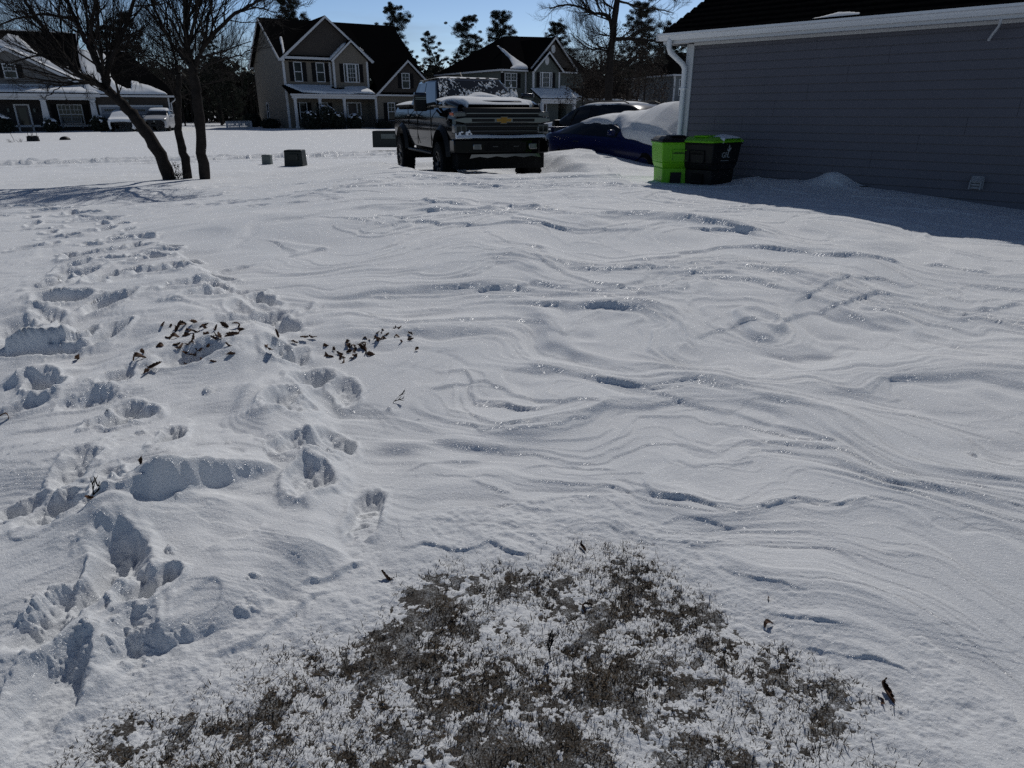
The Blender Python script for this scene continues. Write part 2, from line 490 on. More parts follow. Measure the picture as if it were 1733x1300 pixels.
MOUNDS = [  # px, py, rx, ry, rot(deg), h
    (405, 600, .20, .42, 20, .11), (450, 690, .13, .38, -22, .07), (330, 590, .26, .24, 0, .09), (340, 840, .22, .14, 60, .04), (150, 660, .3, .25, 0, .06), (60, 640, .14, .14, 0, .05),
    (240, 880, .10, .18, 30, .07), (40, 1000, .25, .25, 0, .05), (175, 905, .12, .12, 0, .06), (30, 800, .3, .2, 0, .05), (590, 560, .30, .25, 0, .05), (250, 620, .2, .2, 0, .05),
    (30, 520, .4, .4, 0, .07), (250, 560, .3, .22, 0, .06), (300, 530, .4, .25, 30, .06), (1000, 272, 1.1, .5, 10, .05), (1060, 285, .5, .4, 0, .06), (1700, 620, .8, .4, -30, .04),
]
SMALL = [  # clods and lumps: px, py, radius, height
    (1643, 771, .022, .022), (292, 943, .022, .02), (287, 1078, .018, .014), (320, 1060, .016, .012), (430, 968, .016, .014), (412, 1030, .022, .02), (440, 1015, .035, .015), (512, 836, .014, .012),
    (352, 668, .03, .03), (100, 1020, .03, .025), (125, 1050, .028, .022), (75, 1040, .03, .03), (220, 1060, .02, .018), (210, 1110, .02, .015), (238, 1095, .025, .02), (660, 690, .015, .02), (710, 705, .012, .01),
    (150, 1075, .025, .02), (90, 1115, .02, .02), (60, 1060, .03, .03), (520, 770, .016, .012), (505, 765, .02, .014), (555, 765, .018, .014), (85, 880, .03, .025), (105, 860, .02, .02), (1275, 555, .012, .01),
]

_rs = np.random.RandomState(5)
# boot prints in stride along the two trodden lines
for _pl, _side in (([(562, 790), (548, 760), (512, 690), (530, 640), (488, 600), (442, 552), (400, 520), (365, 492), (322, 480), (285, 456), (250, 438), (216, 408), (190, 382), (150, 362), (90, 351), (20, 345)], .11),
                   ([(150, 1120), (190, 1020), (120, 900), (200, 800), (170, 700), (110, 620), (120, 540), (150, 470), (135, 430), (110, 400), (70, 375), (10, 360)], .13)):
    _q = [np.array(gz(p[0], p[1], .12)) for p in _pl]
    _d = 0; _k = 0
    for _a, _b in zip(_q[:-1], _q[1:]):
        _l = float(np.linalg.norm(_b - _a)); _h = math.degrees(math.atan2(_b[0] - _a[0], _b[1] - _a[1]))
        while _d < _l:
            _p = _a + (_b - _a) * _d / _l; _n = np.array([(_b - _a)[1], -(_b - _a)[0]]) / _l * _side * (1 if _k % 2 else -1)
            _p = _p + _n + _rs.normal(0, .04, 2)
            PITS.append((float(_p[0]), float(_p[1]), _rs.uniform(.14, .19), _rs.uniform(.065, .095), _h + _rs.normal(0, 14), _rs.uniform(.08, .16), 1))
            _d += _rs.uniform(.34, .50) * (1 if _side < .12 else 1.5); _k += 1
        _d -= _l
for _k in range(34):       # loose crumbs in the trodden zone
    SMALL.append((_rs.uniform(5, 520), _rs.uniform(640, 1150), _rs.uniform(.006, .016), _rs.uniform(.003, .009)))
for _k in range(110):      # broken crust lying in and beside the prints
    _p = PITS[5 + _rs.randint(36)]
    SMALL.append((_p[0] + _rs.normal(0, 28), _p[1] + _rs.normal(0, 22), _rs.uniform(.008, .024) * (1.6 if _p[1] < 600 else 1), _rs.uniform(.006, .018)))
for _k in range(55):       # wind-filled little dents further back
    PITS.append((_rs.uniform(150, 580), 312 + 38 * _rs.rand(), _rs.uniform(.05, .12), _rs.uniform(.10, .22), 20, .035))


def wfield(X, Y):
    """log-polar wind coordinate, bent by slow noise: its level lines are the ledges and ripples."""
    dx = X + .3; dy = Y - .5
    r = np.hypot(dx, dy) + .3; ph = np.arctan2(dx, dy)
    wx = fbm(X * .45 + 3, Y * .45, 11, 3); wy = fbm(X * 1.2, Y * 1.2 + 5, 12, 3)
    swirl = np.exp(-((X - 1.8) / 1.3) ** 2 - ((Y - 4.5) / 1.6) ** 2)
    mid = sst(7.5, 3, r) * sst(-.6, .4, X)
    w = np.log(r) * 4.4 + (.88 + .40 * mid + 1.0 * swirl) * wx + (.32 + .20 * mid + .62 * swirl) * wy
    return w, ph * 2.6 + .6 * wx, r


# many smaller wind-cut lips that follow those lines
_rl = np.random.RandomState(77)
_st = []
while len(_st) < 400:
    px = _rl.uniform(420, 1780); py = 305 + 640 * _rl.rand() ** 1.15
    if py > 1250 or (px < 640 and py > 560) or (py > 880 and px < 1120): continue
    if px < 620 and py > 470 and _rl.rand() < .6: continue
    _st.append((*gz(px, py, .15 * min(1, max(0, (700 - py) / 400)) + .1), min(1, max(.35, (1800 - px) / 900)) * (1 if py < 800 else .6)))
_st = np.array(_st); _P = [_st[:, :2].copy()]; _G = []
_r0 = np.hypot(_st[:, 0] + .3, _st[:, 1] - .5)
_ln = _rl.uniform(.22, .85, len(_st)) * _r0 ** 1.05; _NS = 14
for _k in range(_NS - 1):
    _x, _y = _P[-1].T; _e = .03
    _gx = wfield(_x + _e, _y)[0] - wfield(_x - _e, _y)[0]; _gy = wfield(_x, _y + _e)[0] - wfield(_x, _y - _e)[0]
    _g = np.hypot(_gx, _gy) + 1e-9; _d = _ln / (_NS - 1); _G.append(_g / (2 * _e))
    _P.append(np.stack([_x + _gy / _g * _d, _y - _gx / _g * _d], 1))
_P = np.stack(_P, 1); _G = np.max(np.stack(_G, 1), 1)
LIPS = []
for _k in range(len(_st)):
    _A = .0042 * _r0[_k] * min(1.1, .66 * math.exp(_rl.normal(0, .42))) * _st[_k, 2] * min(1.0, (5.2 / (_r0[_k] + .3)) / _G[_k]) ** .8
    LIPS.append((_P[_k], _A, _A * _rl.uniform(9, 20), _A * _rl.choice([.4, .5, .8, 1.4])))


def seg_step(X, Y, poly, A, L, w, world=False):
    P = np.array(poly) if world else np.array([pxg(*p) for p in poly])
    mrg = 3.0 * L + 0.1
    box = (X > P[:, 0].min() - mrg) & (X < P[:, 0].max() + mrg) & (Y > P[:, 1].min() - mrg) & (Y < P[:, 1].max() + mrg)
    ii = np.nonzero(box)[0]
    out = np.zeros_like(X)
    if len(ii) == 0: return out
    ym = P[:, 1].mean(); w = w if A > .1 or world else min(w, max(A * .6, .003))
    # smooth the polyline
    for _ in range(2):
        Q = [P[0]]
        for i in range(len(P) - 1):
            Q += [P[i] * .75 + P[i + 1] * .25, P[i] * .25 + P[i + 1] * .75]
        Q.append(P[-1]); P = np.array(Q)
    f = 2.2 / (L + .05)
    x = X[ii] + .14 * L * noise(X[ii] * f, Y[ii] * f, 31)
    y = Y[ii] + .14 * L * noise(X[ii] * f, Y[ii] * f, 32)
    if A > .1: x = x + .02 * fbm(X[ii] * 9, Y[ii] * 9, 36, 3); y = y + .03 * fbm(X[ii] * 9, Y[ii] * 9, 37, 3)
    seg = np.linalg.norm(np.diff(P, axis=0), axis=1); cum = np.concatenate([[0], np.cumsum(seg)]); T = cum[-1]
    best = np.full(len(ii), 1e9); sd = np.zeros(len(ii)); par = np.zeros(len(ii)); over = np.zeros(len(ii))
    for i in range(len(P) - 1):
        a = P[i]; d = P[i + 1] - a; l2 = d @ d + 1e-12
        t0 = ((x - a[0]) * d[0] + (y - a[1]) * d[1]) / l2
        t = np.clip(t0, 0, 1)
        ex = x - a[0] - t * d[0]; ey = y - a[1] - t * d[1]
        dd = np.hypot(ex, ey)
        sg = np.sign(d[0] * (y - a[1]) - d[1] * (x - a[0]))
        m = dd < best
        best = np.where(m, dd, best); sd = np.where(m, sg * dd, sd); par = np.where(m, (cum[i] + t * seg[i]) / T, par)
    te = .06 if A > .12 else (.25 if world else .22)
    tap = sst(0, te, par) * sst(0, te, 1 - par) * (.92 + (.12 if world else .25) * noise(par * (3.5 if A > .1 else 5), par * 0 + A * 99, 35))
    big = A > .1
    if A > .15: tap = sst(0, .16, par) * np.clip(1 - par, 0, 1) ** .55 * (1 + .06 * noise(par * 7, par * 0, 35))
    if not big and L > .12: A = A if world else min(A, .0046 * P[:, 1].mean()); L = L * (1.0 if world else 1.7)
    elif not world and not big: A = A * .78
    up = sst(-w, w, sd) * np.exp(-np.maximum(sd, 0) / L) * sst(3.0 * L, 1.2 * L, sd)
    dn = (-.10 if big else -.05) * sst(-w * .2, -w * 2, sd) * np.exp(np.minimum(sd, 0) / (L * .5))
    out[ii] = A * tap * (up + dn * (1 - sst(-3 * w, 0, sd)))
    return out


def terr(q, n, sharp=.3):
    v = q * n; k = np.floor(v); f = v - k
    return (k + sst(0, sharp, f)) / n


def micro(X, Y):
    w, s, r = wfield(X, Y)
    n1 = fbm(s * .9, w * .8, 21, 2, .5)
    wl = w + .34 * n1                     # near faces steepen, far backs lengthen
    n1 = fbm(s * .9, wl * .8, 21, 2, .5)
    n2 = fbm(s * 1.6 + 7, wl * 1.9, 22, 2, .5)
    n2 = fbm(s * 1.6 + 7, (wl + .28 * n2) * 1.9, 22, 2, .5)
    n3 = noise(s * 3.1, wl * 4.6, 23)
    n4 = noise(s * 2.2, wl * 13, 26)
    n5 = noise(s * 7, wl * 30, 27)
    amp = .62 + .30 * sst(1.8, 9.5, r)
    calm = 1 - .55 * sst(-.8, -2.6, X) * sst(3.5, 6.5, Y) - .55 * sst(.9, 1.7, X) * sst(2.8, 1.6, Y)
    far = 1 - .8 * sst(13, 24, Y)
    a2 = amp * calm
    q = (.090 + .048 * sst(6.0, 3, r)) * n1 + .062 * n2 + .016 * n3 + .0045 * n4 + .0012 * n5
    qt = terr(q, 1 / .0135, .20)
    qf = terr(q + .003 * n4, 1 / .0052, .28)
    band = sst(-.2, .3, fbm(s * 1.3 + 3, wl * 1.1, 29, 2))          # layered crust shows in bundles
    bnd2 = sst(-.35, .25, fbm(s * 2.1 + 9, wl * 1.6, 30, 2))
    h = a2 * far * (q + .52 * band * bnd2 * (qt - q) + .55 * (1 - band) * bnd2 * (qf - q))
    st = .0062 * noise(s * 1.1, wl * 19, 24) + .0040 * noise(s * 1.5 + 4, wl * 41, 28)
    h = h + (.55 + .9 * sst(1.8, 9.5, r)) * calm * far * (.10 + .90 * bnd2) * st
    return h + .05 * sst(3, 8, Y) * far * fbm(X * .5, Y * .7, 25, 2)


_BP = [(-40, 1345), (50, 1225), (200, 1150), (335, 1118), (460, 1045), (570, 985), (645, 940), (760, 918), (870, 915), (955, 882), (1080, 885), (1160, 935), (1265, 985), (1370, 1040), (1480, 1095), (1590, 1205), (1650, 1345), (1500, 1700), (100, 1700)]
_BP = np.array([gz(*p) for p in _BP])


def bare_mask(X, Y):
    """1 deep inside the blown-bare patch, falling to 0 about 20 cm outside its edge."""
    out = np.zeros_like(X)
    ii = np.nonzero((X > -2) & (X < 2.2) & (Y < 3.2))[0]
    x, y = X[ii], Y[ii]
    x = x + .06 * fbm(x * 4, y * 4, 61, 3); y = y + .06 * fbm(x * 4, y * 4, 62, 3)
    best = np.full(len(ii), 1e9); ins = np.zeros(len(ii), bool)
    n = len(_BP)
    for i in range(n):
        a = _BP[i]; b = _BP[(i + 1) % n]; d = b - a
        t = np.clip(((x - a[0]) * d[0] + (y - a[1]) * d[1]) / (d @ d), 0, 1)
        best = np.minimum(best, np.hypot(x - a[0] - t * d[0], y - a[1] - t * d[1]))
        c = ((a[1] > y) != (b[1] > y))
        with np.errstate(divide='ignore', invalid='ignore'):
            xi = (b[0] - a[0]) * (y - a[1]) / (b[1] - a[1]) + a[0]
        ins ^= c & (x < xi)
    sd = np.where(ins, best, -best)
    out[ii] = sst(-.20, .32, sd)
    return out


def lawn_h(X, Y):
    return .010 * fbm(X * 9, Y * 9, 71, 3) + .0035 * noise(X * 38, Y * 38, 72) + .0016 * noise(X * 90, Y * 90, 73) - .004


_T1, _T2 = gz(0, 279, .12), gz(660, 261, .12)


def H(X, Y, detail=True):
    shp = np.shape(X)
    X = np.atleast_1d(np.asarray(X, float)).ravel(); Y = np.atleast_1d(np.asarray(Y, float)).ravel()
    h = base_h(X, Y) + left_depth(X, Y)
    if not detail: return h.reshape(shp)
    left = left_depth(X, Y) / .085
    # churned snow on the trodden side
    h = h + left * (.034 * fbm(X * 2.0, Y * 2.0, 41, 3, .45) + .012 * terr(fbm(X * 1.6 + .3 * Y, Y * 1.6, 42, 2), 6, .5) + .0022 * fbm(X * 16, Y * 16, 43, 3))
    dw = (X - WALL_C[0]) * WALL_N[0] + (Y - WALL_C[1]) * WALL_N[1]
    h = h + micro(X, Y) * (1 - .45 * left) * (1 - .7 * sst(3.4, 2.0, dw) * (X > 2))
    stp = np.zeros_like(h)
    for st in STEPS: stp += seg_step(X, Y, *st)
    for st in LIPS: stp += seg_step(X, Y, *st, world=True)
    for px, py, rx, ry, a, A in MOUNDS:
        cx, cy = pxg(px, py); ii = np.nonzero((np.abs(X - cx) < 3 * max(rx, ry)) & (np.abs(Y - cy) < 3 * max(rx, ry)))[0]
        x = X[ii] - cx; y = Y[ii] - cy; c, s = math.cos(R(a)), math.sin(R(a))
        u = (x * c - y * s) / rx; v = (x * s + y * c) / ry
        q = np.hypot(u, v) + .25 * noise(x * 2 / rx, y * 2 / ry, 51)
        h[ii] += A * np.exp(-np.maximum(q, 0) ** 1.6)
    for i, pt in enumerate(PITS):
        px, py, hl, hw, a, D = pt[:6]
        if len(pt) == 6 and 0 < i < 40: hl = hl * .82; hw = hw * .85
        cx, cy = (px, py) if len(pt) > 6 else pxg(px, py); e = 2.2 * max(hl, hw)
        ii = np.nonzero((np.abs(X - cx) < e) & (np.abs(Y - cy) < e))[0]
        if len(ii) == 0: continue
        x = X[ii] - cx; y = Y[ii] - cy; c, s = math.cos(R(a)), math.sin(R(a))
        u = (x * c - y * s) / hw; v = (x * s + y * c) / hl
        u = u * (1.04 + .12 * np.cos(v * 3.4)) if i == 0 else u
        q = (np.abs(u) ** 2.3 + np.abs(v) ** 2.3) ** (1 / 2.3) + (.06 if i == 0 else .30) * noise(x * 1.2 / hw, y * 1.2 / hl, 90 + i) + .10 * noise(x * 4 / hw, y * 4 / hl, 190 + i)
        D = D * (1 if i == 0 else .62)
        pit = -D * (1 - sst(.68 if i == 0 else .30, 1.15, q))
        rim = .22 * D * np.exp(-((q - 1.25) / .22) ** 2)
        flo = (1 - sst(.5, .9, q)) * (.012 * noise(x * 45, y * 45, 77) + .016 * noise(x * 20, y * 20, 78)) * min(1, D / .08)
        if i == 0:   # boot sole: tread bars
            flo = (1 - sst(.6, .85, q)) * (.010 * (np.sin(v * 15 + 2.2 * np.abs(u)) > .1) * (np.abs(v) > .12) - .008 * (v < -.5) + .006 * noise(x * 40, y * 40, 77))
        h[ii] += pit + rim + flo
    for px, py, r, A in SMALL:
        cx, cy = pxg(px, py); ii = np.nonzero((np.abs(X - cx) < 1.6 * r) & (np.abs(Y - cy) < 1.6 * r))[0]
        if len(ii) == 0: continue
        x = X[ii] - cx; y = Y[ii] - cy
        q = np.hypot(x, y) / r + .55 * noise(x * 1.1 / r + px, y * 1.1 / r, 91) + .3 * noise(x * 3 / r + px, y * 3 / r, 92)
        h[ii] += A * np.clip(1.15 - q, 0, 1) ** .7 * .95
    # wind has laid the trodden snow bare in thin layers
    q_ = h + .010 * fbm(X * 3, Y * 3, 44, 2)
    lay = sst(-.15, .2, fbm(X * 1.4 + 5, Y * 1.4, 45, 2)) * left
    h = h + .42 * lay * (terr(q_, 1 / .011, .3) - q_)
    # ploughed ridge of clods along the street
    d = np.array(_T2) - np.array(_T1); d /= np.linalg.norm(d)
    ii = np.nonzero((Y > 18) & (Y < 40))[0]
    t = (X[ii] - _T1[0]) * d[0] + (Y[ii] - _T1[1]) * d[1]
    e = -(X[ii] - _T1[0]) * d[1] + (Y[ii] - _T1[1]) * d[0]
    cl = np.maximum(noise(t * 5.2, e * 4.0, 81) + .7 * noise(t * 11, e * 8, 82) + .15, 0)
    for e0, A_ in ((0.0, .13), (1.7, .10), (-1.2, .05)):     # wheel ruts thrown up into ragged low ridges
        f = e - e0 + .10 * noise(t * .8 + e0, 0 * t, 83) + .05 * noise(t * 4 + e0, 0 * t, 86)
        h[ii] += A_ * np.clip(.75 + .5 * noise(t * 3.1 + e0 * 7, 0 * t, 84) + .5 * cl, 0, 1.6) * sst(-.02, .09, f) * np.exp(-np.maximum(f, 0) / .45)
    # blown-bare patch: snow thins out over the lawn
    B = bare_mask(X, Y)
    jj = np.nonzero(B > 0)[0]
    x, y = X[jj], Y[jj]
    st = np.arctan2(x + .3, y + .2)
    T = .0066 * (.55 * fbm(x * 3.0 + 4, y * 3.0, 63, 3) + .45 * fbm(x * 9, y * 9, 69, 2) + .45 * fbm(st * 15, np.hypot(x, y) * 5, 64, 3) + .50 * noise(x * 24, y * 24, 65) + .42 * noise(x * 62, y * 62, 66) + .34 * noise(x * 150, y * 150, 67)) - .0004
    T = np.where(T > .0015, .0015 + .38 * (T - .0015), T)
    Bj = B[jj]
    h[jj] = np.maximum(h[jj], lawn_h(x, y) + .010 + .010 * (1 - Bj)) * (1 - Bj) + (lawn_h(x, y) * .85 + T) * Bj + (1 - Bj) * Bj * .01
    h = h + stp * (1 - .9 * sst(.62, 1.0, B))
    return h.reshape(shp)


def gh(x, y):
    return float(H(np.array([x]), np.array([y]))[0])


# ------------------------------------------------------------------ snow sheet
def rows():
    ys = [.35]
    y = .35
    while y < 700:
        if y < 1.05: d = .02
        else: d = y * y / (682 * 1.6) * 1.0 * QROW
        if y < 13.5: d = min(d, .020 * QROW)
        elif y < 30: d = min(d, .09 * QROW)
        else: d = min(d, max(.6, y * .06))
        y += d; ys.append(y)
    return np.array(ys)


QROW = 1.0
QCOL = 1150
ys = rows()
tt = np.concatenate([-np.geomspace(3.4, 1.04, 26)[:-1], np.linspace(-1.03, 1.03, QCOL), np.geomspace(1.04, 3.4, 26)[1:]])
XX = tt[None, :] * (ys[:, None] + .55); YY = np.repeat(ys[:, None], len(tt), 1)
ZZ = H(XX, YY)
snow = grid_mesh('snow_ground', np.stack([XX, YY, ZZ], -1), M['snow'])
tag(snow, kind='structure', label='wind sculpted white snow with ripples and footprints')

lx = np.linspace(-1.9, 2.1, 620); ly = np.linspace(.2, 3.2, 480)
LX, LY = np.meshgrid(lx, ly)
lawn = grid_mesh('lawn', np.stack([LX, LY, lawn_h(LX.ravel(), LY.ravel()).reshape(LX.shape) - .0], -1), M['lawn'])
tag(lawn, kind='structure', label='frozen brown lawn showing through thin snow')
# sink the lawn outside the bare patch so that it never cuts the drifted snow
_co = np.empty(LX.size * 3, np.float32); lawn.data.vertices.foreach_get('co', _co); _co = _co.reshape(-1, 3)
_co[:, 2] -= .06 * (1 - sst(0, .35, bare_mask(_co[:, 0].astype(float), _co[:, 1].astype(float))))
lawn.data.vertices.foreach_set('co', _co.ravel()); lawn.data.update()

# ------------------------------------------------------------------ dead grass blades
rs = np.random.RandomState(3)
NB = 120000
gx = rs.uniform(-1.5, 1.8, NB * 3); gy = rs.uniform(.9, 3.0, NB * 3)
dens = fbm(gx * 5, gy * 5, 68, 3) * .6 + fbm(gx * 16, gy * 16, 69, 2) * .5
bm_ = bare_mask(gx, gy)
hs = H(gx, gy); th = hs - lawn_h(gx, gy)
keep = (bm_ > .45) & (dens + rs.uniform(-.5, .5, NB * 3) > .05) & (th < .012 - .009 * rs.rand(NB * 3) ** .5)
gx, gy, th = gx[keep][:NB], gy[keep][:NB], th[keep][:NB]
n = len(gx)
g0 = lawn_h(gx, gy) - .004
L_ = rs.gamma(4, .0040, n) + .004; az = rs.uniform(0, 2 * PI, n); ti = rs.uniform(.75, 1.52, n); wd = rs.uniform(.0008, .0019, n)
dx, dy = np.cos(az), np.sin(az); sxx, syy = -dy, dx
cv = rs.uniform(-.5, .7, n)
V = np.zeros((n, 5, 3)); 
for j, (fr, wf) in enumerate(((0, 1), (.55, .8), (1, 0))):
    tl = ti * (1 + cv * fr)
    cx = gx + dx * L_ * fr * np.sin(tl); cy = gy + dy * L_ * fr * np.sin(tl); cz = g0 + L_ * fr * np.abs(np.cos(tl)) + .002 * fr
    if wf > 0:
        V[:, j * 2] = np.stack([cx - sxx * wd * wf, cy - syy * wd * wf, cz], -1); V[:, j * 2 + 1] = np.stack([cx + sxx * wd * wf, cy + syy * wd * wf, cz], -1)
    else:
        V[:, 4] = np.stack([cx, cy, cz], -1)
me = bpy.data.meshes.new('dead_grass')
me.vertices.add(n * 5); me.vertices.foreach_set('co', V.astype(np.float32).ravel())
b5 = (np.arange(n) * 5)[:, None]
lv = np.concatenate([b5 + [0, 1, 3, 2], b5 + [2, 3, 4]], 1).ravel().astype(np.int32)
me.loops.add(len(lv)); me.loops.foreach_set('vertex_index', lv)
me.polygons.add(n * 2)
st_ = (np.arange(n) * 7)[:, None] + np.array([[0, 4]]); tot = np.tile([4, 3], n)
me.polygons.foreach_set('loop_start', st_.ravel().astype(np.int32)); me.polygons.foreach_set('loop_total', tot.astype(np.int32))
me.materials.append(M['grass']); me.update(calc_edges=True)
go = bpy.data.objects.new('dead_grass', me); COL.objects.link(go)
tag(go, 'short dead brown grass poking through thin snow', 'grass', kind='stuff')
# ------------------------------------------------------------------ houses (local frame: x along the front, y into the depth, z up)
def window(parent, x0, x1, z0, z1, y, cols=2, rows_=2, sash=True, fr=.07, axis='y', sgn=-1, muntin=True, name='window'):
    """frame proud of the wall by 5 cm, panes set back in it; axis 'y' faces -y, axis 'x' faces -x."""
    def B(mb, a0, a1, d0, d1, b0, b1):
        if axis == 'y': mb.box(a0, a1, y + sgn * d1, y + sgn * d0, b0, b1)
        else: mb.box(y + sgn * d1, y + sgn * d0, a0, a1, b0, b1)
    f = MB()
    B(f, x0 - fr, x0, -.02, .05, z0 - fr, z1 + fr); B(f, x1, x1 + fr, -.02, .05, z0 - fr, z1 + fr)
    B(f, x0, x1, -.02, .05, z1, z1 + fr); B(f, x0, x1, -.02, .06, z0 - fr, z0)
    zm = (z0 + z1) / 2
    if sash: B(f, x0, x1, -.02, .04, zm - .03, zm + .03)
    o = f.build(name, M['white'], parent)
    g = MB(); B(g, x0, x1, -.03, .012, z0, z1); g.build('pane', M['glass'], o)
    if muntin:
        mm = MB(); t = .014
        for i in range(1, cols):
            xx = x0 + (x1 - x0) * i / cols
            B(mm, xx - t, xx + t, .013, .026, (zm + .03) if sash else z0, z1)
        for j in range(1, rows_):
            zz = (zm + (z1 - zm) * j / rows_) if sash else (z0 + (z1 - z0) * j / rows_)
            B(mm, x0, x1, .013, .022, zz - t, zz + t)
        mm.build('muntin', M['white'], o)
    return o


def shutters(parent, x0, x1, z0, z1, y, w=.38, gap=.10, sides=(0, 1)):
    for s in sides:
        mb = MB()
        a, b = (x0 - gap - w, x0 - gap) if s == 0 else (x1 + gap, x1 + gap + w)
        mb.box(a, b, y - .045, y + .01, z0 - .04, z1 + .04)
        n = 14
        for k in range(n):
            z = z0 + (z1 - z0) * (k + .5) / n
            mb.box(a + .05, b - .05, y - .058, y - .045, z - .03, z + .02)
        mb.build('shutter', M['shutter'], parent)


def lap(parent, name, m, quads, exp_=.13):
    mb = MB()
    for q in quads: mb.prism(*q) if len(q) == 3 else mb.box(*q)
    return mb.build(name, m, parent)


def siding_material(src, name, pitch=.13):
    m = M[src].copy(); m.name = name
    nt = m.node_tree; p = nt.nodes['Principled BSDF']
    tc = nt.nodes.new('ShaderNodeTexCoord'); sp = nt.nodes.new('ShaderNodeSeparateXYZ')
    nt.links.new(tc.outputs['Object'], sp.inputs['Vector'])
    d = nt.nodes.new('ShaderNodeMath'); d.operation = 'DIVIDE'; d.inputs[1].default_value = pitch
    nt.links.new(sp.outputs['Z'], d.inputs[0])
    fr = nt.nodes.new('ShaderNodeMath'); fr.operation = 'FRACT'; nt.links.new(d.outputs[0], fr.inputs[0])
    iv = nt.nodes.new('ShaderNodeMath'); iv.operation = 'SUBTRACT'; iv.inputs[0].default_value = 1; nt.links.new(fr.outputs[0], iv.inputs[1])
    b = nt.nodes.new('ShaderNodeBump'); b.inputs['Strength'].default_value = .8; b.inputs['Distance'].default_value = .015
    nt.links.new(iv.outputs[0], b.inputs['Height']); nt.links.new(b.outputs['Normal'], p.inputs['Normal'])
    return m


for k in ('tan', 'brown', 'greige', 'green', 'bluegrey', 'darkbrick'):
    M['lap_' + k] = siding_material(k, k + '_lap_siding')


def snow_patch(parent, p00, p10, p01, fn, T=.12, nu=70, nv=36, name='roof_snow', seed=0):
    """snow lying on the plane p00 + u*(p10-p00) + v*(p01-p00); fn(u, v) > 0 where it lies (about metres inside)."""
    p00, p10, p01 = Vector(p00), Vector(p10), Vector(p01)
    eu, ev = p10 - p00, p01 - p00
    n = eu.cross(ev).normalized()
    if n.z < 0: n = -n
    u, v = np.meshgrid(np.linspace(0, 1, nu), np.linspace(0, 1, nv))
    lu, lv = eu.length, ev.length
    f = fn(u, v) + .10 * fbm(u * lu * 1.3 + seed, v * lv * 1.3, 301 + seed, 3)
    f = np.minimum(f, np.minimum(np.minimum(u, 1 - u) * lu, np.minimum(v, 1 - v) * lv) + .015)
    t = T * np.sqrt(np.clip(f / .35, 0, 1)) * (1 + .35 * fbm(u * lu * .8, v * lv * .8 + seed, 311, 2))
    h = np.where(f > 0, t, -.05)
    P = (np.array(p00)[None, None] + u[..., None] * np.array(eu) + v[..., None] * np.array(ev) + h[..., None] * np.array(n))
    k = f > 0
    keep = k[:-1, :-1] | k[1:, :-1] | k[:-1, 1:] | k[1:, 1:]
    return grid_mesh(name, P, M['roofsnow'], parent, keep)


def gable_rake(mb, x0, zl, xa, za, x1, zr, y, w=.20, d=.06):
    """white rake boards along both slopes of a gable in the plane y (faces -y)."""
    for (a, za_, b, zb_) in ((x0, zl, xa, za), (x1, zr, xa, za)):
        L = math.hypot(b - a, zb_ - za_); nx, nz = (zb_ - za_) / L, -(b - a) / L
        if nz > 0: nx, nz = -nx, -nz
        mb.prism([(a, za_), (b, zb_), (b, zb_ + -w * 1.0), (a + nx * w, za_ + nz * w)], y - d, y)


def make_house(name, o, ang, label):
    return empty(name, (o[0], o[1], 0), R(ang), label, 'house', 'houses across the snowy street')


# ================================================================== house 1: low house with a deep porch and a garage
H1 = make_house('bungalow', aty(160, 222, 58), 27, 'single storey house with snowy porch roof and wide garage behind the three-trunk tree')
mb = MB()
mb.box(-13, .3, 1.6, 12, 0, 3.5)                       # body behind the porch
mb.prism([(1.6, 3.5), (12, 3.5), (6.6, 7.55)], -13, -.35, 'x')
mb.build('wall', M['lap_darkbrick'], H1)
mb = MB(); mb.box(.3, 5.75, 0, 11, 0, 2.75); mb.build('garage_wall', M['lap_brown'], H1)
mb = MB(); mb.prism([(-9.75, 3.62), (.12, 3.62), (-4.8, 6.05)], 1.42, 6.0); mb.build('gable_wall', M['lap_greige'], H1)
mb = MB()
mb.slab([(-13.3, 1.3, 3.35), (-.2, 1.3, 3.35), (-.2, 6.6, 7.75), (-13.3, 6.6, 7.75)], .14)
mb.slab([(-.2, 12.4, 3.2), (-13.3, 12.4, 3.2), (-13.3, 6.6, 7.75), (-.2, 6.6, 7.75)], .14)
mb.slab([(-10.1, 1.2, 3.45), (-4.8, 1.2, 6.2), (-4.8, 5.4, 6.2), (-10.1, 2.0, 3.45)], .12)
mb.slab([(-4.8, 1.2, 6.2), (.5, 1.2, 3.45), (.5, 2.0, 3.45), (-4.8, 5.4, 6.2)], .12)
mb.slab([(-13, -.45, 2.97), (.85, -.45, 2.97), (.85, 1.75, 3.47), (-13, 1.75, 3.47)], .10)
mb.slab([(-.15, -.4, 2.92), (6.6, -.4, 2.92), (3.3, 6.0, 6.42), (-.15, 6.0, 6.42)], .12)
mb.slab([(6.6, -.4, 2.92), (6.6, 11.5, 2.92), (3.3, 6.0, 6.42)], .12)
mb.slab([(6.6, 11.5, 2.92), (-.15, 11.5, 2.92), (-.15, 6.0, 6.42), (3.3, 6.0, 6.42)], .12)
mb.build('roof', M['shingle'], H1)
mb = MB()
mb.box(-13, .9, -.55, -.42, 2.72, 2.95); mb.box(-13, .55, -.32, -.16, 2.52, 2.74)          # porch fascia and beam
mb.box(.9, 6.65, -.52, -.40, 2.76, 2.90)
gable_rake(mb, -10.1, 3.40, -4.8, 6.16, .5, 3.40, 1.19)
mb.box(-9.7, .1, 1.36, 1.42, 3.52, 3.64)
mb.prism([(1.3, 3.42), (6.6, 7.80), (6.6, 7.55), (1.5, 3.30)], -.2, -.08, 'x')
mb.box(5.68, 5.80, -.05, .06, .1, 2.75)
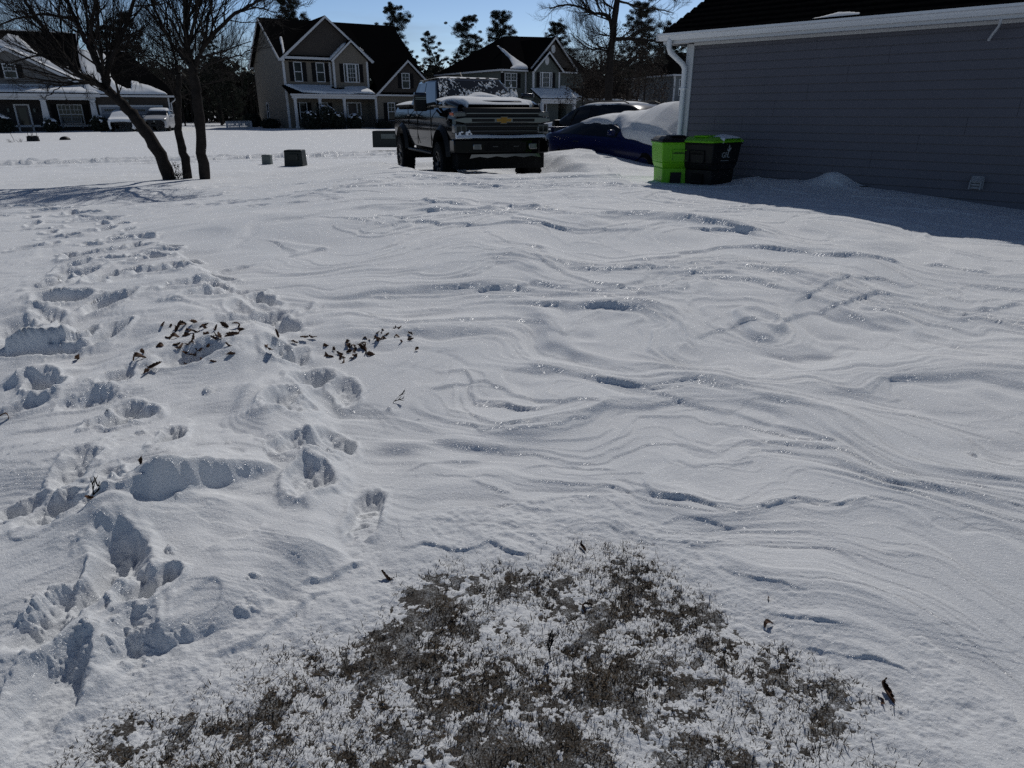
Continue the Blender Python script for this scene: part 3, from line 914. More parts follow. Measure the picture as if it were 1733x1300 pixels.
mb.tube([(6.35, -.5, 2.8), (6.2, -.3, 2.55), (5.9, -.08, 2.35), (5.87, -.06, .3)], .05, 6)
mb.box(-13, .25, 1.50, 1.62, .55, .70)
mb.build('trim', M['white'], H1)
for x in (-8.6, -2.98, .30):
    mb = MB(); mb.frustum((x - .26, x + .26, -.5, .02), (x - .17, x + .17, -.41, -.07), .45, 2.50); mb.box(x - .22, x + .22, -.46, -.02, 2.46, 2.53); mb.box(x - .3, x + .3, -.54, .06, .0, .45)
    mb.build('porch_column', M['white'], H1, bevel=.01)
window(H1, -5.17, -4.45, 4.1, 5.0, 1.42, 3, 2); shutters(H1, -5.17, -4.45, 4.1, 5.0, 1.42, .36)
window(H1, -2.24, -1.49, .8, 2.15, 1.6, 3, 2); window(H1, -1.41, -.66, .8, 2.15, 1.6, 3, 2); shutters(H1, -2.24, -.66, .8, 2.15, 1.6, .4)
mb = MB(); mb.box(-5.05, -4.25, 1.52, 1.62, .2, 2.12); dr = mb.build('door', M['door'], H1)
mb = MB(); mb.box(-4.9, -4.4, 1.505, 1.525, .55, 1.95); mb.build('pane', M['glass'], dr)
mb = MB(); mb.box(-5.17, -5.05, 1.5, 1.62, .2, 2.22); mb.box(-4.25, -4.13, 1.5, 1.62, .2, 2.22); mb.box(-5.05, -4.25, 1.5, 1.62, 2.12, 2.22); mb.build('door_frame', M['white'], dr)
mb = MB(); mb.box(.78, 5.1, -.03, .04, .1, 2.03); gd = mb.build('garage_door', M['garage'], H1)
mb = MB()
for k in range(1, 4): mb.box(.80, 5.08, -.045, -.03, .1 + .48 * k - .012, .1 + .48 * k + .012)
mb.build('panel_rib', M['white'], gd)
for k in range(4):
    mb = MB()
    for j in range(5): x = 1.0 + k * 1.06 + j * .16; mb.box(x, x + .13, -.042, -.03, 1.70, 1.86)
    mb.build('pane', M['glass'], gd)
mb = MB(); mb.box(.64, .78, -.07, .03, .1, 2.17); mb.box(5.1, 5.24, -.07, .03, .1, 2.17); mb.box(.78, 5.1, -.07, .03, 2.03, 2.17); mb.build('door_frame', M['white'], gd)
for x, z, y in ((2.75, 2.42, 0), (-5.55, 1.75, 1.6), (-3.85, 1.75, 1.6)):
    mb = MB(); mb.box(x - .05, x + .05, y - .16, y - .005, z + .12, z + .17); mb.frustum((x - .05, x + .05, y - .2, y - .1), (x - .08, x + .08, y - .23, y - .07), z - .12, z + .12); mb.build('wall_lantern', M['pedestal'], H1)
# snow left on the roofs
snow_patch(H1, (-13, -.45, 3.0), (.85, -.45, 3.0), (-13, 1.75, 3.5), lambda u, v: .6 + 0 * u - 2.5 * sst(.93, 1, u) * sst(.4, 1, v), .17, seed=1)
snow_patch(H1, (-4.8, 1.2, 6.22), (.5, 1.2, 3.47), (-4.8, 5.2, 6.22), lambda u, v: 1.25 * (np.where(u < .30, .62 - .25 * np.abs(u - .15), .24 + .10 * np.sin(u * 4)) - v) * 2, .16, seed=2)
snow_patch(H1, (-.1, -.35, 2.95), (6.6, -.35, 2.95), (-.1, 6.0, 6.45),
           lambda u, v: (np.interp(u, [0, .2, .27, .29, .33, .44, .49, .505, .56, .7, .85, .9, 1], [1.1, 1.1, .9, .4, .25, .14, .15, .30, .28, .18, .06, -.05, -.1]) - v) * 3.2, .17, 130, 80, seed=3)
def _gdrift(u, v):
    x = -13.3 + u * 13.1; z = 3.35 + 4.4 * v
    dz = z - (6.2 - (x + 4.8) * .519)
    w = np.interp(x, [-5.6, -4.9, -4.2, -3.2, -2.2, -1.0, -.2], [.2, 1.2, 1.35, .75, .5, .75, .9])
    return np.minimum(dz + .5, w - dz) - 3 * (x < -5.6)
snow_patch(H1, (-13.3, 1.3, 3.38), (-.2, 1.3, 3.38), (-13.3, 6.6, 7.78), _gdrift, .16, 190, 80, seed=13)
mb = MB(); mb.box(-13.2, -.6, 6.45, 6.75, 7.76, 7.84); mb.box(1.0, 3.2, 5.9, 6.1, 6.43, 6.49); mb.build('ridge_snow', M['roofsnow'], H1, bevel=.03)
HW1 = H1.matrix_world


def at_local(h, x, y, z=0.0):
    a = h.rotation_euler.z; c, s = math.cos(a), math.sin(a)
    return Vector((h.location.x + x * c - y * s, h.location.y + x * s + y * c, z))


# ================================================================== house 2: two storeys, cross gables, porch, garage wing
H2 = make_house('two_storey_house', aty(484, 145, 66), 31, 'two storey tan house with dark cross gables, white porch and side wing')
mb = MB()
mb.prism([(0, 0), (12, 0), (12, 6.1), (6, 9.65), (0, 6.1)], 0, .5, 'x')
mb.box(.5, 7.5, 0, 12, 0, 6.1)
mb.box(4.3, 7.48, -.6, .1, 3.4, 6.05)
mb.prism([(4.3, 6.05), (7.48, 6.05), (5.9, 7.5)], -.6, 2)
mb.box(7.48, 13.6, -2.2, 11, 0, 3.2)
mb.build('wall', M['lap_tan'], H2)
mb = MB()
mb.prism([(.1, 6.3), (7.75, 6.3), (3.93, 9.35)], -.04, 4)
mb.prism([(7.75, 3.32), (13.5, 3.32), (10.64, 5.92)], -2.26, 1)
mb.build('gable_wall', M['lap_brown'], H2)
mb = MB()
mb.slab([(-.4, -.4, 5.98), (8.0, -.4, 5.98), (8.0, 6, 9.78), (-.4, 6, 9.78)], .16)
mb.slab([(12.9, 12.5, 5.9), (-.4, 12.5, 5.9), (-.4, 6, 9.78), (12.9, 6, 9.78)], .16)
mb.slab([(8.0, -2.0, 3.3), (13.6, -2.0, 3.3), (12.9, 6, 9.78), (8.0, 6, 9.78)], .16)
mb.slab([(13.6, -2.0, 3.3), (14.6, 11.5, 3.3), (12.9, 6, 9.78)], .14)
mb.slab([(-.35, -.45, 6.02), (3.93, -.45, 9.55), (3.93, 5.9, 9.55), (-.35, .9, 6.02)], .14)
mb.slab([(3.93, -.45, 9.55), (8.2, -.45, 6.02), (8.2, .9, 6.02), (3.93, 5.9, 9.55)], .14)
mb.slab([(3.95, -.95, 5.95), (5.93, -.95, 7.68), (5.93, 2.2, 7.68), (3.95, .3, 5.95)], .12)
mb.slab([(5.93, -.95, 7.68), (7.92, -.95, 5.95), (7.92, .3, 5.95), (5.93, 2.2, 7.68)], .12)
mb.slab([(-.35, -2.55, 3.12), (7.45, -2.55, 3.12), (7.45, -.01, 3.9), (-.35, -.01, 3.9)], .12)
mb.slab([(7.3, -2.6, 3.12), (10.64, -2.6, 6.12), (10.64, 3.5, 6.12), (7.3, 0, 3.12)], .12)
mb.slab([(10.64, -2.6, 6.12), (13.98, -2.6, 3.12), (13.98, 0, 3.12), (10.64, 3.5, 6.12)], .12)
mb.slab([(.0, -.45, 6.18), (7.9, -.45, 6.18), (7.9, -.05, 6.32), (.0, -.05, 6.32)], .08)
mb.slab([(7.5, -2.6, 3.2), (13.8, -2.6, 3.2), (13.8, -2.27, 3.34), (7.5, -2.27, 3.34)], .06)
mb.build('roof', M['shingle'], H2)
mb = MB()
gable_rake(mb, -.35, 6.0, 3.93, 9.53, 8.2, 6.0, -.46, .2); gable_rake(mb, 3.95, 5.93, 5.93, 7.66, 7.92, 5.93, -.96, .17); gable_rake(mb, 7.3, 3.1, 10.64, 6.1, 13.98, 3.1, -2.61, .18)
mb.box(.0, 4.2, -.52, -.42, 5.98, 6.17)
mb.prism([(-.4, 5.98), (6, 9.77), (6, 9.57), (-.2, 5.80)], -.46, -.40, 'x'); mb.prism([(12.4, 5.90), (6, 9.77), (6, 9.57), (12.2, 5.74)], -.46, -.40, 'x')
mb.box(-.42, .02, 12.2, 12.6, 5.72, 6.0); mb.box(-.42, .0, -.5, -.1, 5.80, 6.02)
for x, y0, z0, z1 in ((-.02, -.03, .1, 5.95), (4.28, -.63, 3.7, 5.95), (7.42, -.63, 3.6, 5.95), (4.10, -.02, 3.8, 5.98), (7.46, -2.23, .3, 3.1)):
    mb.box(x - .09, x + .09, y0, y0 + .14, z0, z1)
mb.box(-.35, 7.4, -2.62, -2.5, 2.98, 3.12); mb.box(-.2, 7.35, -2.45, -2.25, 2.76, 2.99)
mb.box(7.5, 13.7, -2.66, -2.58, 3.02, 3.16)
mb.build('trim', M['white'], H2)
for x in (.05, 2.2, 4.4):
    mb = MB(); mb.box(x - .11, x + .11, -2.46, -2.24, .3, 2.78); mb.box(x - .15, x + .15, -2.5, -2.2, .3, .5); mb.box(x - .14, x + .14, -2.49, -2.21, 2.66, 2.77); mb.build('porch_column', M['white'], H2, bevel=.01)
mb = MB(); mb.box(-.2, 7.4, -2.5, -.0, .0, .33); mb.build('porch_floor', M['concrete'], H2)
for a, b in ((.9, 1.49), (2.89, 3.52)):
    window(H2, a, b, 4.24, 5.72, 0, muntin=False); shutters(H2, a, b, 4.24, 5.72, 0, .36)
window(H2, 5.24, 5.42, 4.24, 5.68, -.6, muntin=False, sash=False); window(H2, 5.56, 6.24, 4.24, 5.68, -.6, 3, 4, sash=False); window(H2, 6.38, 6.55, 4.24, 5.68, -.6, muntin=False, sash=False)
shutters(H2, 5.24, 6.55, 4.24, 5.68, -.6, .34)
for a, b in ((1.04, 1.62), (3.02, 3.55)): window(H2, a, b, .9, 2.4, 0, muntin=False); shutters(H2, a, b, .9, 2.4, 0, .34)
window(H2, 10.14, 10.80, 3.75, 4.95, -2.26, 2, 2); shutters(H2, 10.14, 10.80, 3.75, 4.95, -2.26, .34)
window(H2, 8.62, 9.22, .95, 2.42, -2.2, 2, 2); shutters(H2, 8.62, 9.22, .95, 2.42, -2.2, .36)
window(H2, 7.6, 8.3, 1.0, 2.45, 0, axis='x', muntin=False)
mb = MB(); mb.box(5.5, 6.3, -.06, .03, .33, 2.4); dr = mb.build('door', M['door'], H2)
mb = MB(); mb.box(6.42, 6.66, -.05, .03, .5, 2.4); mb.build('sidelight', M['glass'], dr)
mb = MB()
for x in (5.38, 6.3, 6.66): mb.box(x, x + .12, -.08, .03, .33, 2.52)
mb.box(5.38, 6.78, -.085, .03, 2.4, 2.52); mb.build('door_frame', M['white'], dr)
mb = MB(); mb.box(6.95, 10.3, -2.9, -2.75, .95, 1.03); mb.box(6.95, 10.3, -2.9, -2.75, .3, .36)
for k in range(24): x = 7.0 + k * .142; mb.box(x, x + .04, -2.85, -2.8, .36, .95)
mb.build('railing', M['shutter'], H2)
mb = MB(); mb.lathe([(.05, 0), (.05, .4)], (.6, 6.1, 9.6), n=8); mb.lathe([(.05, 0), (.05, .3)], (.8, 6.1, 9.6), n=8); mb.build('roof_pipe', M['black'], H2)
snow_patch(H2, (-.3, -2.5, 3.14), (7.4, -2.5, 3.14), (-.3, -.05, 3.9), lambda u, v: .45 - 1.2 * sst(.24, .08, u + .15 * v) - .9 * np.exp(-((u - .62) / .10) ** 2 - ((v - .75) / .3) ** 2) + .3 * sst(.85, .95, u) - 1.2 * sst(.07, .0, v - .1 * np.sin(u * 9)), .14, seed=4)
snow_patch(H2, (3.93, -.42, 9.57), (8.2, -.42, 6.04), (3.93, 5.9, 9.57), lambda u, v: .5 - 8 * np.abs(u - .74) - 3 * np.maximum(v - .02, 0), .14, seed=5)
snow_patch(H2, (3.96, -.9, 5.97), (5.93, -.9, 7.70), (3.96, 2.2, 5.97), lambda u, v: .42 - 1.4 * np.maximum(v - .25 - .2 * u, 0) * 3 - .7 * sst(.7, 1, u) - .5 * sst(.2, .0, v), .12, seed=6)
snow_patch(H2, (-.4, -.4, 6.0), (8.0, -.4, 6.0), (-.4, 6, 9.8), lambda u, v: .12 - 1.1 * np.abs(u - .055 - .16 * v) * 8 - .6 * sst(.5, .62, v), .10, 140, 50, seed=7)

# ================================================================== house 3: green-grey house behind the pickup
H3 = make_house('green_house', aty(850, 118, 66), 35, 'green-grey two storey house with two pale oval gable vents behind the pickup')
mb = MB()
mb.box(0, 9.5, 0, 11, 0, 5.2); mb.box(2.75, 5.6, -1, .1, 0, 5.2); mb.prism([(2.75, 5.2), (5.6, 5.2), (4.17, 6.5)], -1, 1.5)
mb.box(6.4, 15.0, -1.2, 9, 0, 2.85)
mb.build('wall', M['lap_green'], H3)
mb = MB(); mb.prism([(2.9, 5.45), (7.6, 5.45), (5.24, 7.75)], -.5, 3); mb.build('gable_wall', M['lap_brown'], H3)
mb = MB()
mb.slab([(-.4, -.4, 5.15), (9.9, -.4, 5.15), (9.6, 5.6, 8.6), (4.0, 5.6, 8.4)], .14)
mb.slab([(-.4, 11.5, 5.15), (-.4, -.4, 5.15), (4.0, 5.6, 8.4)], .14)
mb.slab([(9.9, -.4, 5.15), (9.9, 11.5, 5.15), (9.6, 5.6, 8.6)], .14)
mb.slab([(9.9, 11.5, 5.15), (-.4, 11.5, 5.15), (4.0, 5.6, 8.4), (9.6, 5.6, 8.6)], .14)
mb.slab([(2.5, -.8, 5.3), (5.24, -.8, 7.95), (5.24, 4.6, 7.95), (2.5, .3, 5.3)], .12); mb.slab([(5.24, -.8, 7.95), (7.98, -.8, 5.3), (7.98, .3, 5.3), (5.24, 4.6, 7.95)], .12)
mb.slab([(2.45, -1.35, 5.1), (4.17, -1.35, 6.68), (4.17, 1.2, 6.68), (2.45, 0, 5.1)], .12); mb.slab([(4.17, -1.35, 6.68), (5.9, -1.35, 5.1), (5.9, 0, 5.1), (4.17, 1.2, 6.68)], .12)
mb.slab([(2.4, -2.6, 2.75), (6.6, -2.6, 2.75), (6.6, -.9, 3.6), (2.4, -.9, 3.6)], .1)
mb.slab([(6.3, -1.6, 2.85), (15.4, -1.6, 2.85), (12.2, 4, 6.0), (6.3, 4, 6.0)], .12); mb.slab([(15.4, -1.6, 2.85), (15.4, 9.4, 2.85), (12.2, 4, 6.0)], .12)
mb.slab([(15.4, 9.4, 2.85), (6.3, 9.4, 2.85), (6.3, 4, 6.0), (12.2, 4, 6.0)], .12)
mb.build('roof', M['shingle'], H3)
mb = MB()
gable_rake(mb, 2.5, 5.28, 5.24, 7.93, 7.98, 5.28, -.81, .17); gable_rake(mb, 2.45, 5.08, 4.17, 6.66, 5.9, 5.08, -1.36, .15)
mb.box(-.45, 2.5, -.5, -.4, 5.0, 5.14); mb.box(-.5, -.4, -.5, 11.5, 5.0, 5.14); mb.box(5.8, 8.2, -.6, -.45, 5.0, 5.12)
for x, y0, z0, z1 in ((0, -.03, .3, 5.0), (2.7, -1.03, 2.9, 5.05), (5.62, -1.03, 3.0, 5.05), (2.55, -.03, 2.7, 5.0), (8.4, -1.23, .3, 2.75), (15.0, -1.23, .3, 2.75)): mb.box(x - .08, x + .08, y0, y0 + .13, z0, z1)
mb.box(6.3, 15.5, -1.72, -1.6, 2.70, 2.84); mb.box(2.4, 6.6, -2.7, -2.58, 2.6, 2.74); mb.box(2.5, 6.5, -2.5, -2.35, 2.36, 2.6)
mb.tube([(15.3, -1.65, 2.7), (15.2, -1.5, 2.45), (15.05, -1.28, 2.3), (15.05, -1.28, .3)], .05, 6)
mb.build('trim', M['white'], H3)
for x in (2.6, 6.3):
    mb = MB(); mb.box(x - .12, x + .12, -2.54, -2.3, .2, 2.36); mb.box(x - .16, x + .16, -2.58, -2.26, .2, .45); mb.build('porch_column', M['white'], H3, bevel=.01)
for (x, z, y) in ((4.17, 5.93, -1), (5.24, 6.95, -.5)):
    mb = MB(); mb.lathe([(.27, 0), (.30, .03), (.24, .05), (.22, .03)], (0, 0, 0), (0, -1, 0), 20); mb.M = None
    v = [(p[0] * .8 + x, p[1] + y - .002, p[2] * 1.15 + z) for p in mb.v]; mb.v = v; mb.build('gable_vent', M['white'], H3)
window(H3, .3, .88, 3.72, 4.82, 0, 2, 2); window(H3, .96, 1.5, 3.72, 4.82, 0, 2, 2); shutters(H3, .3, 1.5, 3.72, 4.82, 0, .36)
window(H3, 3.46, 3.6, 3.78, 4.92, -1, muntin=False, sash=False); window(H3, 3.74, 4.42, 3.78, 4.92, -1, 3, 3, sash=False); window(H3, 4.56, 4.7, 3.78, 4.92, -1, muntin=False, sash=False); shutters(H3, 3.46, 4.7, 3.78, 4.92, -1, .34)
mb = MB(); mb.box(3.3, 4.1, -1.05, -.97, .3, 2.3); dr = mb.build('door', M['door'], H3)
mb = MB(); mb.box(3.2, 3.3, -1.08, -.98, .3, 2.4); mb.box(4.1, 4.2, -1.08, -.98, .3, 2.4); mb.box(3.3, 4.1, -1.08, -.98, 2.3, 2.4); mb.build('door_frame', M['white'], dr)
mb = MB(); mb.box(9.2, 14.2, -1.24, -1.16, .1, 2.25); mb.build('garage_door', M['garage'], H3)
snow_patch(H3, (-.4, -.35, 5.2), (9.9, -.35, 5.2), (-.4, 5.6, 8.5), lambda u, v: 1.1 * (.62 - v) * 1.2 - 20 * np.abs(u - .245 + .03 * v) * (.35 + .9 * v) + .25 * sst(.1, 0, v) - 2 * (u > .29), .16, 160, 60, seed=8)
snow_patch(H3, (2.4, -2.55, 2.78), (6.6, -2.55, 2.78), (2.4, -.9, 3.62), lambda u, v: .5 - .5 * sst(.1, 0, u), .16, seed=9)
snow_patch(H3, (6.3, -1.55, 2.9), (15.4, -1.55, 2.9), (6.3, 4, 6.05), lambda u, v: .55 - 9 * np.maximum(u - .10 * (1 - v), 0) * .8 - 1.2 * np.maximum(v - .35, 0) * 2 + .3 * sst(.05, 0, v) * (u < .3), .16, 120, 50, seed=10)
snow_patch(H3, (5.24, -.78, 7.97), (7.98, -.78, 5.32), (5.24, 4.6, 7.97), lambda u, v: .35 - 1.6 * np.abs(v - .55 + .3 * u) * 2 - .8 * sst(.6, .2, u), .14, seed=11)

# ================================================================== house 4: far grey house seen past the corner
H4 = make_house('grey_house', aty(1138, 180, 76), 20, 'far pale grey two storey house glimpsed beside the near wall')
mb = MB(); mb.box(0, 9, 0, 9, 0, 5.2); mb.box(1.2, 3.2, -1.2, .1, 0, 2.3); mb.prism([(1.2, 2.3), (3.2, 2.3), (2.2, 3.15)], -1.2, 0); mb.build('wall', M['lap_bluegrey'], H4)
mb = MB()
mb.slab([(-.5, -.5, 5.2), (9.5, -.5, 5.2), (6.5, 4.5, 7.6), (2.5, 4.5, 7.6)], .14); mb.slab([(-.5, 9.5, 5.2), (-.5, -.5, 5.2), (2.5, 4.5, 7.6)], .14); mb.slab([(9.5, -.5, 5.2), (9.5, 9.5, 5.2), (6.5, 4.5, 7.6)], .14); mb.slab([(9.5, 9.5, 5.2), (-.5, 9.5, 5.2), (2.5, 4.5, 7.6), (6.5, 4.5, 7.6)], .14)
mb.slab([(.95, -1.5, 2.25), (2.2, -1.5, 3.35), (2.2, 0, 3.35), (.95, 0, 2.25)], .08); mb.slab([(2.2, -1.5, 3.35), (3.45, -1.5, 2.25), (3.45, 0, 2.25), (2.2, 0, 3.35)], .08)
mb.build('roof', M['shingle'], H4)
mb = MB(); mb.box(-.55, 9.5, -.6, -.5, 5.05, 5.2); mb.box(-.6, -.5, -.6, 9.5, 5.05, 5.2); mb.box(-.03, .1, -.06, .06, .3, 5.05); gable_rake(mb, .95, 2.24, 2.2, 3.34, 3.45, 2.24, -1.51, .12); mb.box(1.17, 1.27, -1.26, -1.2, .2, 2.3)
mb.tube([(-.4, -.45, 5.05), (-.15, -.2, 4.7), (-.08, -.1, .3)], .05, 6); mb.build('trim', M['white'], H4)
window(H4, .62, 1.4, 3.3, 4.7, 0, muntin=False); window(H4, 1.6, 2.3, 1.0, 2.0, -1.2, muntin=False); window(H4, .5, 1.05, .9, 1.9, 0, muntin=False)
# ------------------------------------------------------------------ the near house on the right: local x along the wall towards the camera, y into the house
NH = empty('near_house', (WALL_C[0], WALL_C[1], 0), math.atan2(WALL_D[1], WALL_D[0]), 'lavender grey vinyl sided house wall with white gutter at the right', 'house')
# local: x = along WALL_D, y = rotate(+90) of x = points away from the camera side
ZE = 2.80; WL = 11.0
mb = MB()
pitch = .127
rr = random.Random(4)
# courses: two-lap panels, each lap leans out 11 mm at its foot; panels butt at staggered seams
def wall_t(px, py):
    A, B, D = ray(px, py); n = Vector(WALL_N)
    k = (WALL_C[0] * n[0] + WALL_C[1] * n[1]) / (A * n[0] + B * n[1])
    return (A * k - WALL_C[0]) * WALL_D[0] + (B * k - WALL_C[1]) * WALL_D[1], CAM_H + D * k


SEAM = [wall_t(*p) for p in ((1384, 71), (1507, 89), (1436, 122), (1368, 151), (1311, 179), (1257, 203), (1637, 208), (1728, 172), (1555, 236), (1476, 261), (1410, 285), (1209, 219))]
z = .02
zs = []
while z < ZE - .02:
    zs.append(z); z += pitch * 2
for i, z in enumerate(zs):
    base = [t for t, sz in SEAM if z <= sz < z + pitch * 2] + [6.9 + .6 * (i % 4)]
    cuts = [0.09] + sorted(base) + [WL]
    for a, b in zip(cuts[:-1], cuts[1:]):
        off = .0015 * (rr.random())
        for h in (0, 1):
            z0 = z + h * pitch; z1 = min(z0 + pitch, ZE)
            if z1 - z0 < .01: continue
            y_out0, y_out1 = -.030 - off, -.015 - off
            # sloped face, drip edge under it
            gap = .004
            zr = z1 - .016
            mb.add([(a, y_out0, z0), (b - gap, y_out0, z0), (b - gap, y_out1, zr), (a, y_out1, zr), (a, -.003, zr), (b - gap, -.003, zr), (a, -.003, z0), (b - gap, -.003, z0), (a, -.003, z1 + .001), (b - gap, -.003, z1 + .001)],
                   [(0, 1, 2, 3), (3, 2, 5, 4), (6, 7, 1, 0), (1, 7, 5, 2), (0, 3, 4, 6), (4, 5, 9, 8)])
mb.build('siding', M['vinyl'], NH)
mb = MB(); mb.box(0.02, WL, -.001, 7.0, 0, ZE); mb.build('wall', M['shutter'], NH)
OH = .34
mb = MB(); mb.box(-.02, .10, -.05, .10, 0, ZE - .03); mb.box(-.05, -.02, -.05, .12, 0, ZE - .03); mb.build('corner_trim', M['white'], NH, bevel=.006)
# soffit, fascia, gutter
mb = MB(); mb.box(-OH, WL, -OH, 0, ZE - .012, ZE + .012); mb.build('soffit', M['white'], NH)
mb = MB(); mb.box(-OH, WL, -OH - .025, -OH, ZE - .03, ZE + .15); mb.box(-OH - .025, -OH, -OH - .025, 4, ZE - .03, ZE + .15); mb.box(.1, WL, -.06, -.03, ZE - .06, ZE - .014); mb.build('fascia', M['white'], NH)
mb = MB()
g0 = -OH - .027
prof = [(g0, ZE + .02), (g0 - .06, ZE + .02), (g0 - .085, ZE + .055), (g0 - .10, ZE + .085), (g0 - .125, ZE + .10), (g0 - .125, ZE + .135), (g0 - .112, ZE + .135), (g0 - .112, ZE + .11), (g0 - .08, ZE + .075), (g0 - .05, ZE + .035), (g0, ZE + .035)]
mb.prism(prof, -OH - .1, WL, 'x'); mb.box(-OH - .102, -OH - .085, g0 - .125, g0, ZE + .02, ZE + .135)
mb.build('gutter', M['gutter'], NH)
mb = MB()
pts = [(-.20, g0 - .05, ZE + .03), (-.20, g0 - .05, ZE - .10), (-.19, g0 - .02, ZE - .17), (-.06, -.14, ZE - .36), (-.03, -.105, ZE - .44), (-.03, -.10, ZE - .55), (-.03, -.10, .1)]
for (p, q) in zip(pts[:-1], pts[1:]): pass
mb.tube(pts, .048, 10)
mb.build('downspout', M['gutter'], NH, smooth=True, angle=60)
for zz in (2.0, 1.0):
    mb = MB(); mb.box(-.09, .03, -.155, -.05, zz, zz + .03); mb.build('bracket', M['gutter'], NH)
# roof
mb = MB(); mb.slab([(-OH - .05, g0 - .03, ZE + .14), (WL, g0 - .03, ZE + .14), (WL, 4.2, ZE + 3.75), (2.2, 4.2, ZE + 3.75)], .03)
mb.slab([(-OH - .05, 8.6, ZE + .14), (-OH - .05, g0 - .03, ZE + .14), (2.2, 4.2, ZE + 3.75)], .03)
mb.slab([(WL, 8.6, ZE + .14), (-OH - .05, 8.6, ZE + .14), (2.2, 4.2, ZE + 3.75), (WL, 4.2, ZE + 3.75)], .03)
n = 40
sl = Vector((0, 4.2 - g0 + .03, 3.61)); SLn = sl.length; sl.normalize()
nn = Vector((0, -sl.z, sl.y))
for c in range(n):
    s0 = SLn * c / n; s1 = SLn * (c + 1.06) / n
    x0 = -OH - .05 + (2.2 + OH + .05) * (s0 / SLn)
    a = Vector((0, g0 - .03, ZE + .14)) + sl * s0; b = Vector((0, g0 - .03, ZE + .14)) + sl * s1
    x = x0 + .02
    while x < WL - .05:
        w = rr.choice([.16, .2, .27, .33, .12]); x2 = min(x + w, WL)
        t = .006 + .008 * rr.random()
        A, B = a + nn * (t + .012), b + nn * .004
        mb.add([(x, A.y, A.z), (x2 - .004, A.y, A.z), (x2 - .004, B.y, B.z), (x, B.y, B.z), (x, a.y, a.z), (x2 - .004, a.y, a.z)], [(0, 1, 2, 3), (4, 5, 1, 0)])
        x = x2
mb.build('roof', M['shingle'], NH)
# dryer vent hood
vx, vz = wall_t(1655, 307)
mb = MB(); mb.box(vx - .085, vx + .085, -.05, -.02, vz - .10, vz + .08); mb.prism([(-.05, vz - .10), (-.05, vz + .08), (-.07, vz + .085), (-.15, vz + .02), (-.155, vz - .10)], vx - .075, vx - .062, 'x'); mb.prism([(-.05, vz - .10), (-.05, vz + .08), (-.07, vz + .085), (-.15, vz + .02), (-.155, vz - .10)], vx + .062, vx + .075, 'x')
mb.prism([(-.05, vz + .085), (-.07, vz + .09), (-.158, vz + .022), (-.15, vz + .01), (-.065, vz + .072), (-.05, vz + .07)], vx - .062, vx + .062, 'x')
for q in range(3): mb.box(vx - .06, vx + .06, -.12, -.112, vz - .09 + q * .04, vz - .06 + q * .04)
v = mb.build('dryer_vent', M['vent'], NH)
mb = MB(); mb.box(vx - .06, vx + .06, -.10, -.052, vz - .09, vz + .05); mb.build('opening', M['black'], v)
dx_ = wall_t(1697, 32)[0]
mb = MB(); mb.tube([(dx_ + .05, -.36, ZE - .02), (dx_ + .05, -.33, ZE - .07), (dx_ + .02, -.26, ZE - .12), (dx_ - .05, -.16, ZE - .20), (dx_ - .09, -.10, ZE - .26)], .018, 8); mb.build('drain_pipe', M['white'], NH)
snow_patch(NH, (2.35, g0 - .03, ZE + .17), (3.05, g0 - .03, ZE + .17), (2.35, g0 + .15, ZE + .30), lambda u, v: .09 - .2 * np.abs(u - .5) - .2 * v, .03, 40, 12, seed=12)
# ------------------------------------------------------------------ trees
class Tubes:
    def __init__(s): s.V = []; s.F = []; s.n = 0

    def add(s, P, r, n):
        P = np.asarray(P, float); r = np.asarray(r, float); k = len(P)
        t = np.gradient(P, axis=0); t /= np.linalg.norm(t, axis=1)[:, None] + 1e-9
        ax = np.array([1, 0, 0]) if abs(t[:, 0].mean()) < .6 else np.array([0, 1, 0])
        u = np.cross(t, ax); u /= np.linalg.norm(u, axis=1)[:, None] + 1e-9
        w = np.cross(t, u)
        a = np.arange(n) * 2 * PI / n
        ring = P[:, None] + (u[:, None] * np.cos(a)[None, :, None] + w[:, None] * np.sin(a)[None, :, None]) * r[:, None, None]
        s.V.append(ring.reshape(-1, 3))
        i = np.arange(k - 1)[:, None] * n; j = np.arange(n)[None, :]; j2 = (j + 1) % n
        s.F.append((np.stack([i + j, i + j2, i + n + j2, i + n + j], -1).reshape(-1, 4) + s.n))
        s.n += k * n

    def build(s, name, m, parent=None):
        V = np.concatenate(s.V); F = np.concatenate(s.F)
        return quads(name, V, F, m, parent)


def quads(name, V, F, m, parent=None, smooth=True):
    k = F.shape[1]
    me = bpy.data.meshes.new(name)
    me.vertices.add(len(V)); me.vertices.foreach_set('co', np.ascontiguousarray(V, np.float32).ravel())
    me.loops.add(F.size); me.loops.foreach_set('vertex_index', np.ascontiguousarray(F, np.int32).ravel())
    me.polygons.add(len(F)); me.polygons.foreach_set('loop_start', (np.arange(len(F)) * k).astype(np.int32)); me.polygons.foreach_set('loop_total', np.full(len(F), k, np.int32))
    if smooth: me.polygons.foreach_set('use_smooth', np.ones(len(F), bool))
    me.materials.append(m); me.update(calc_edges=True)
    o = bpy.data.objects.new(name, me); COL.objects.link(o)
    if parent is not None: o.parent = parent
    return o


def unit(v): return v / (np.linalg.norm(v) + 1e-9)


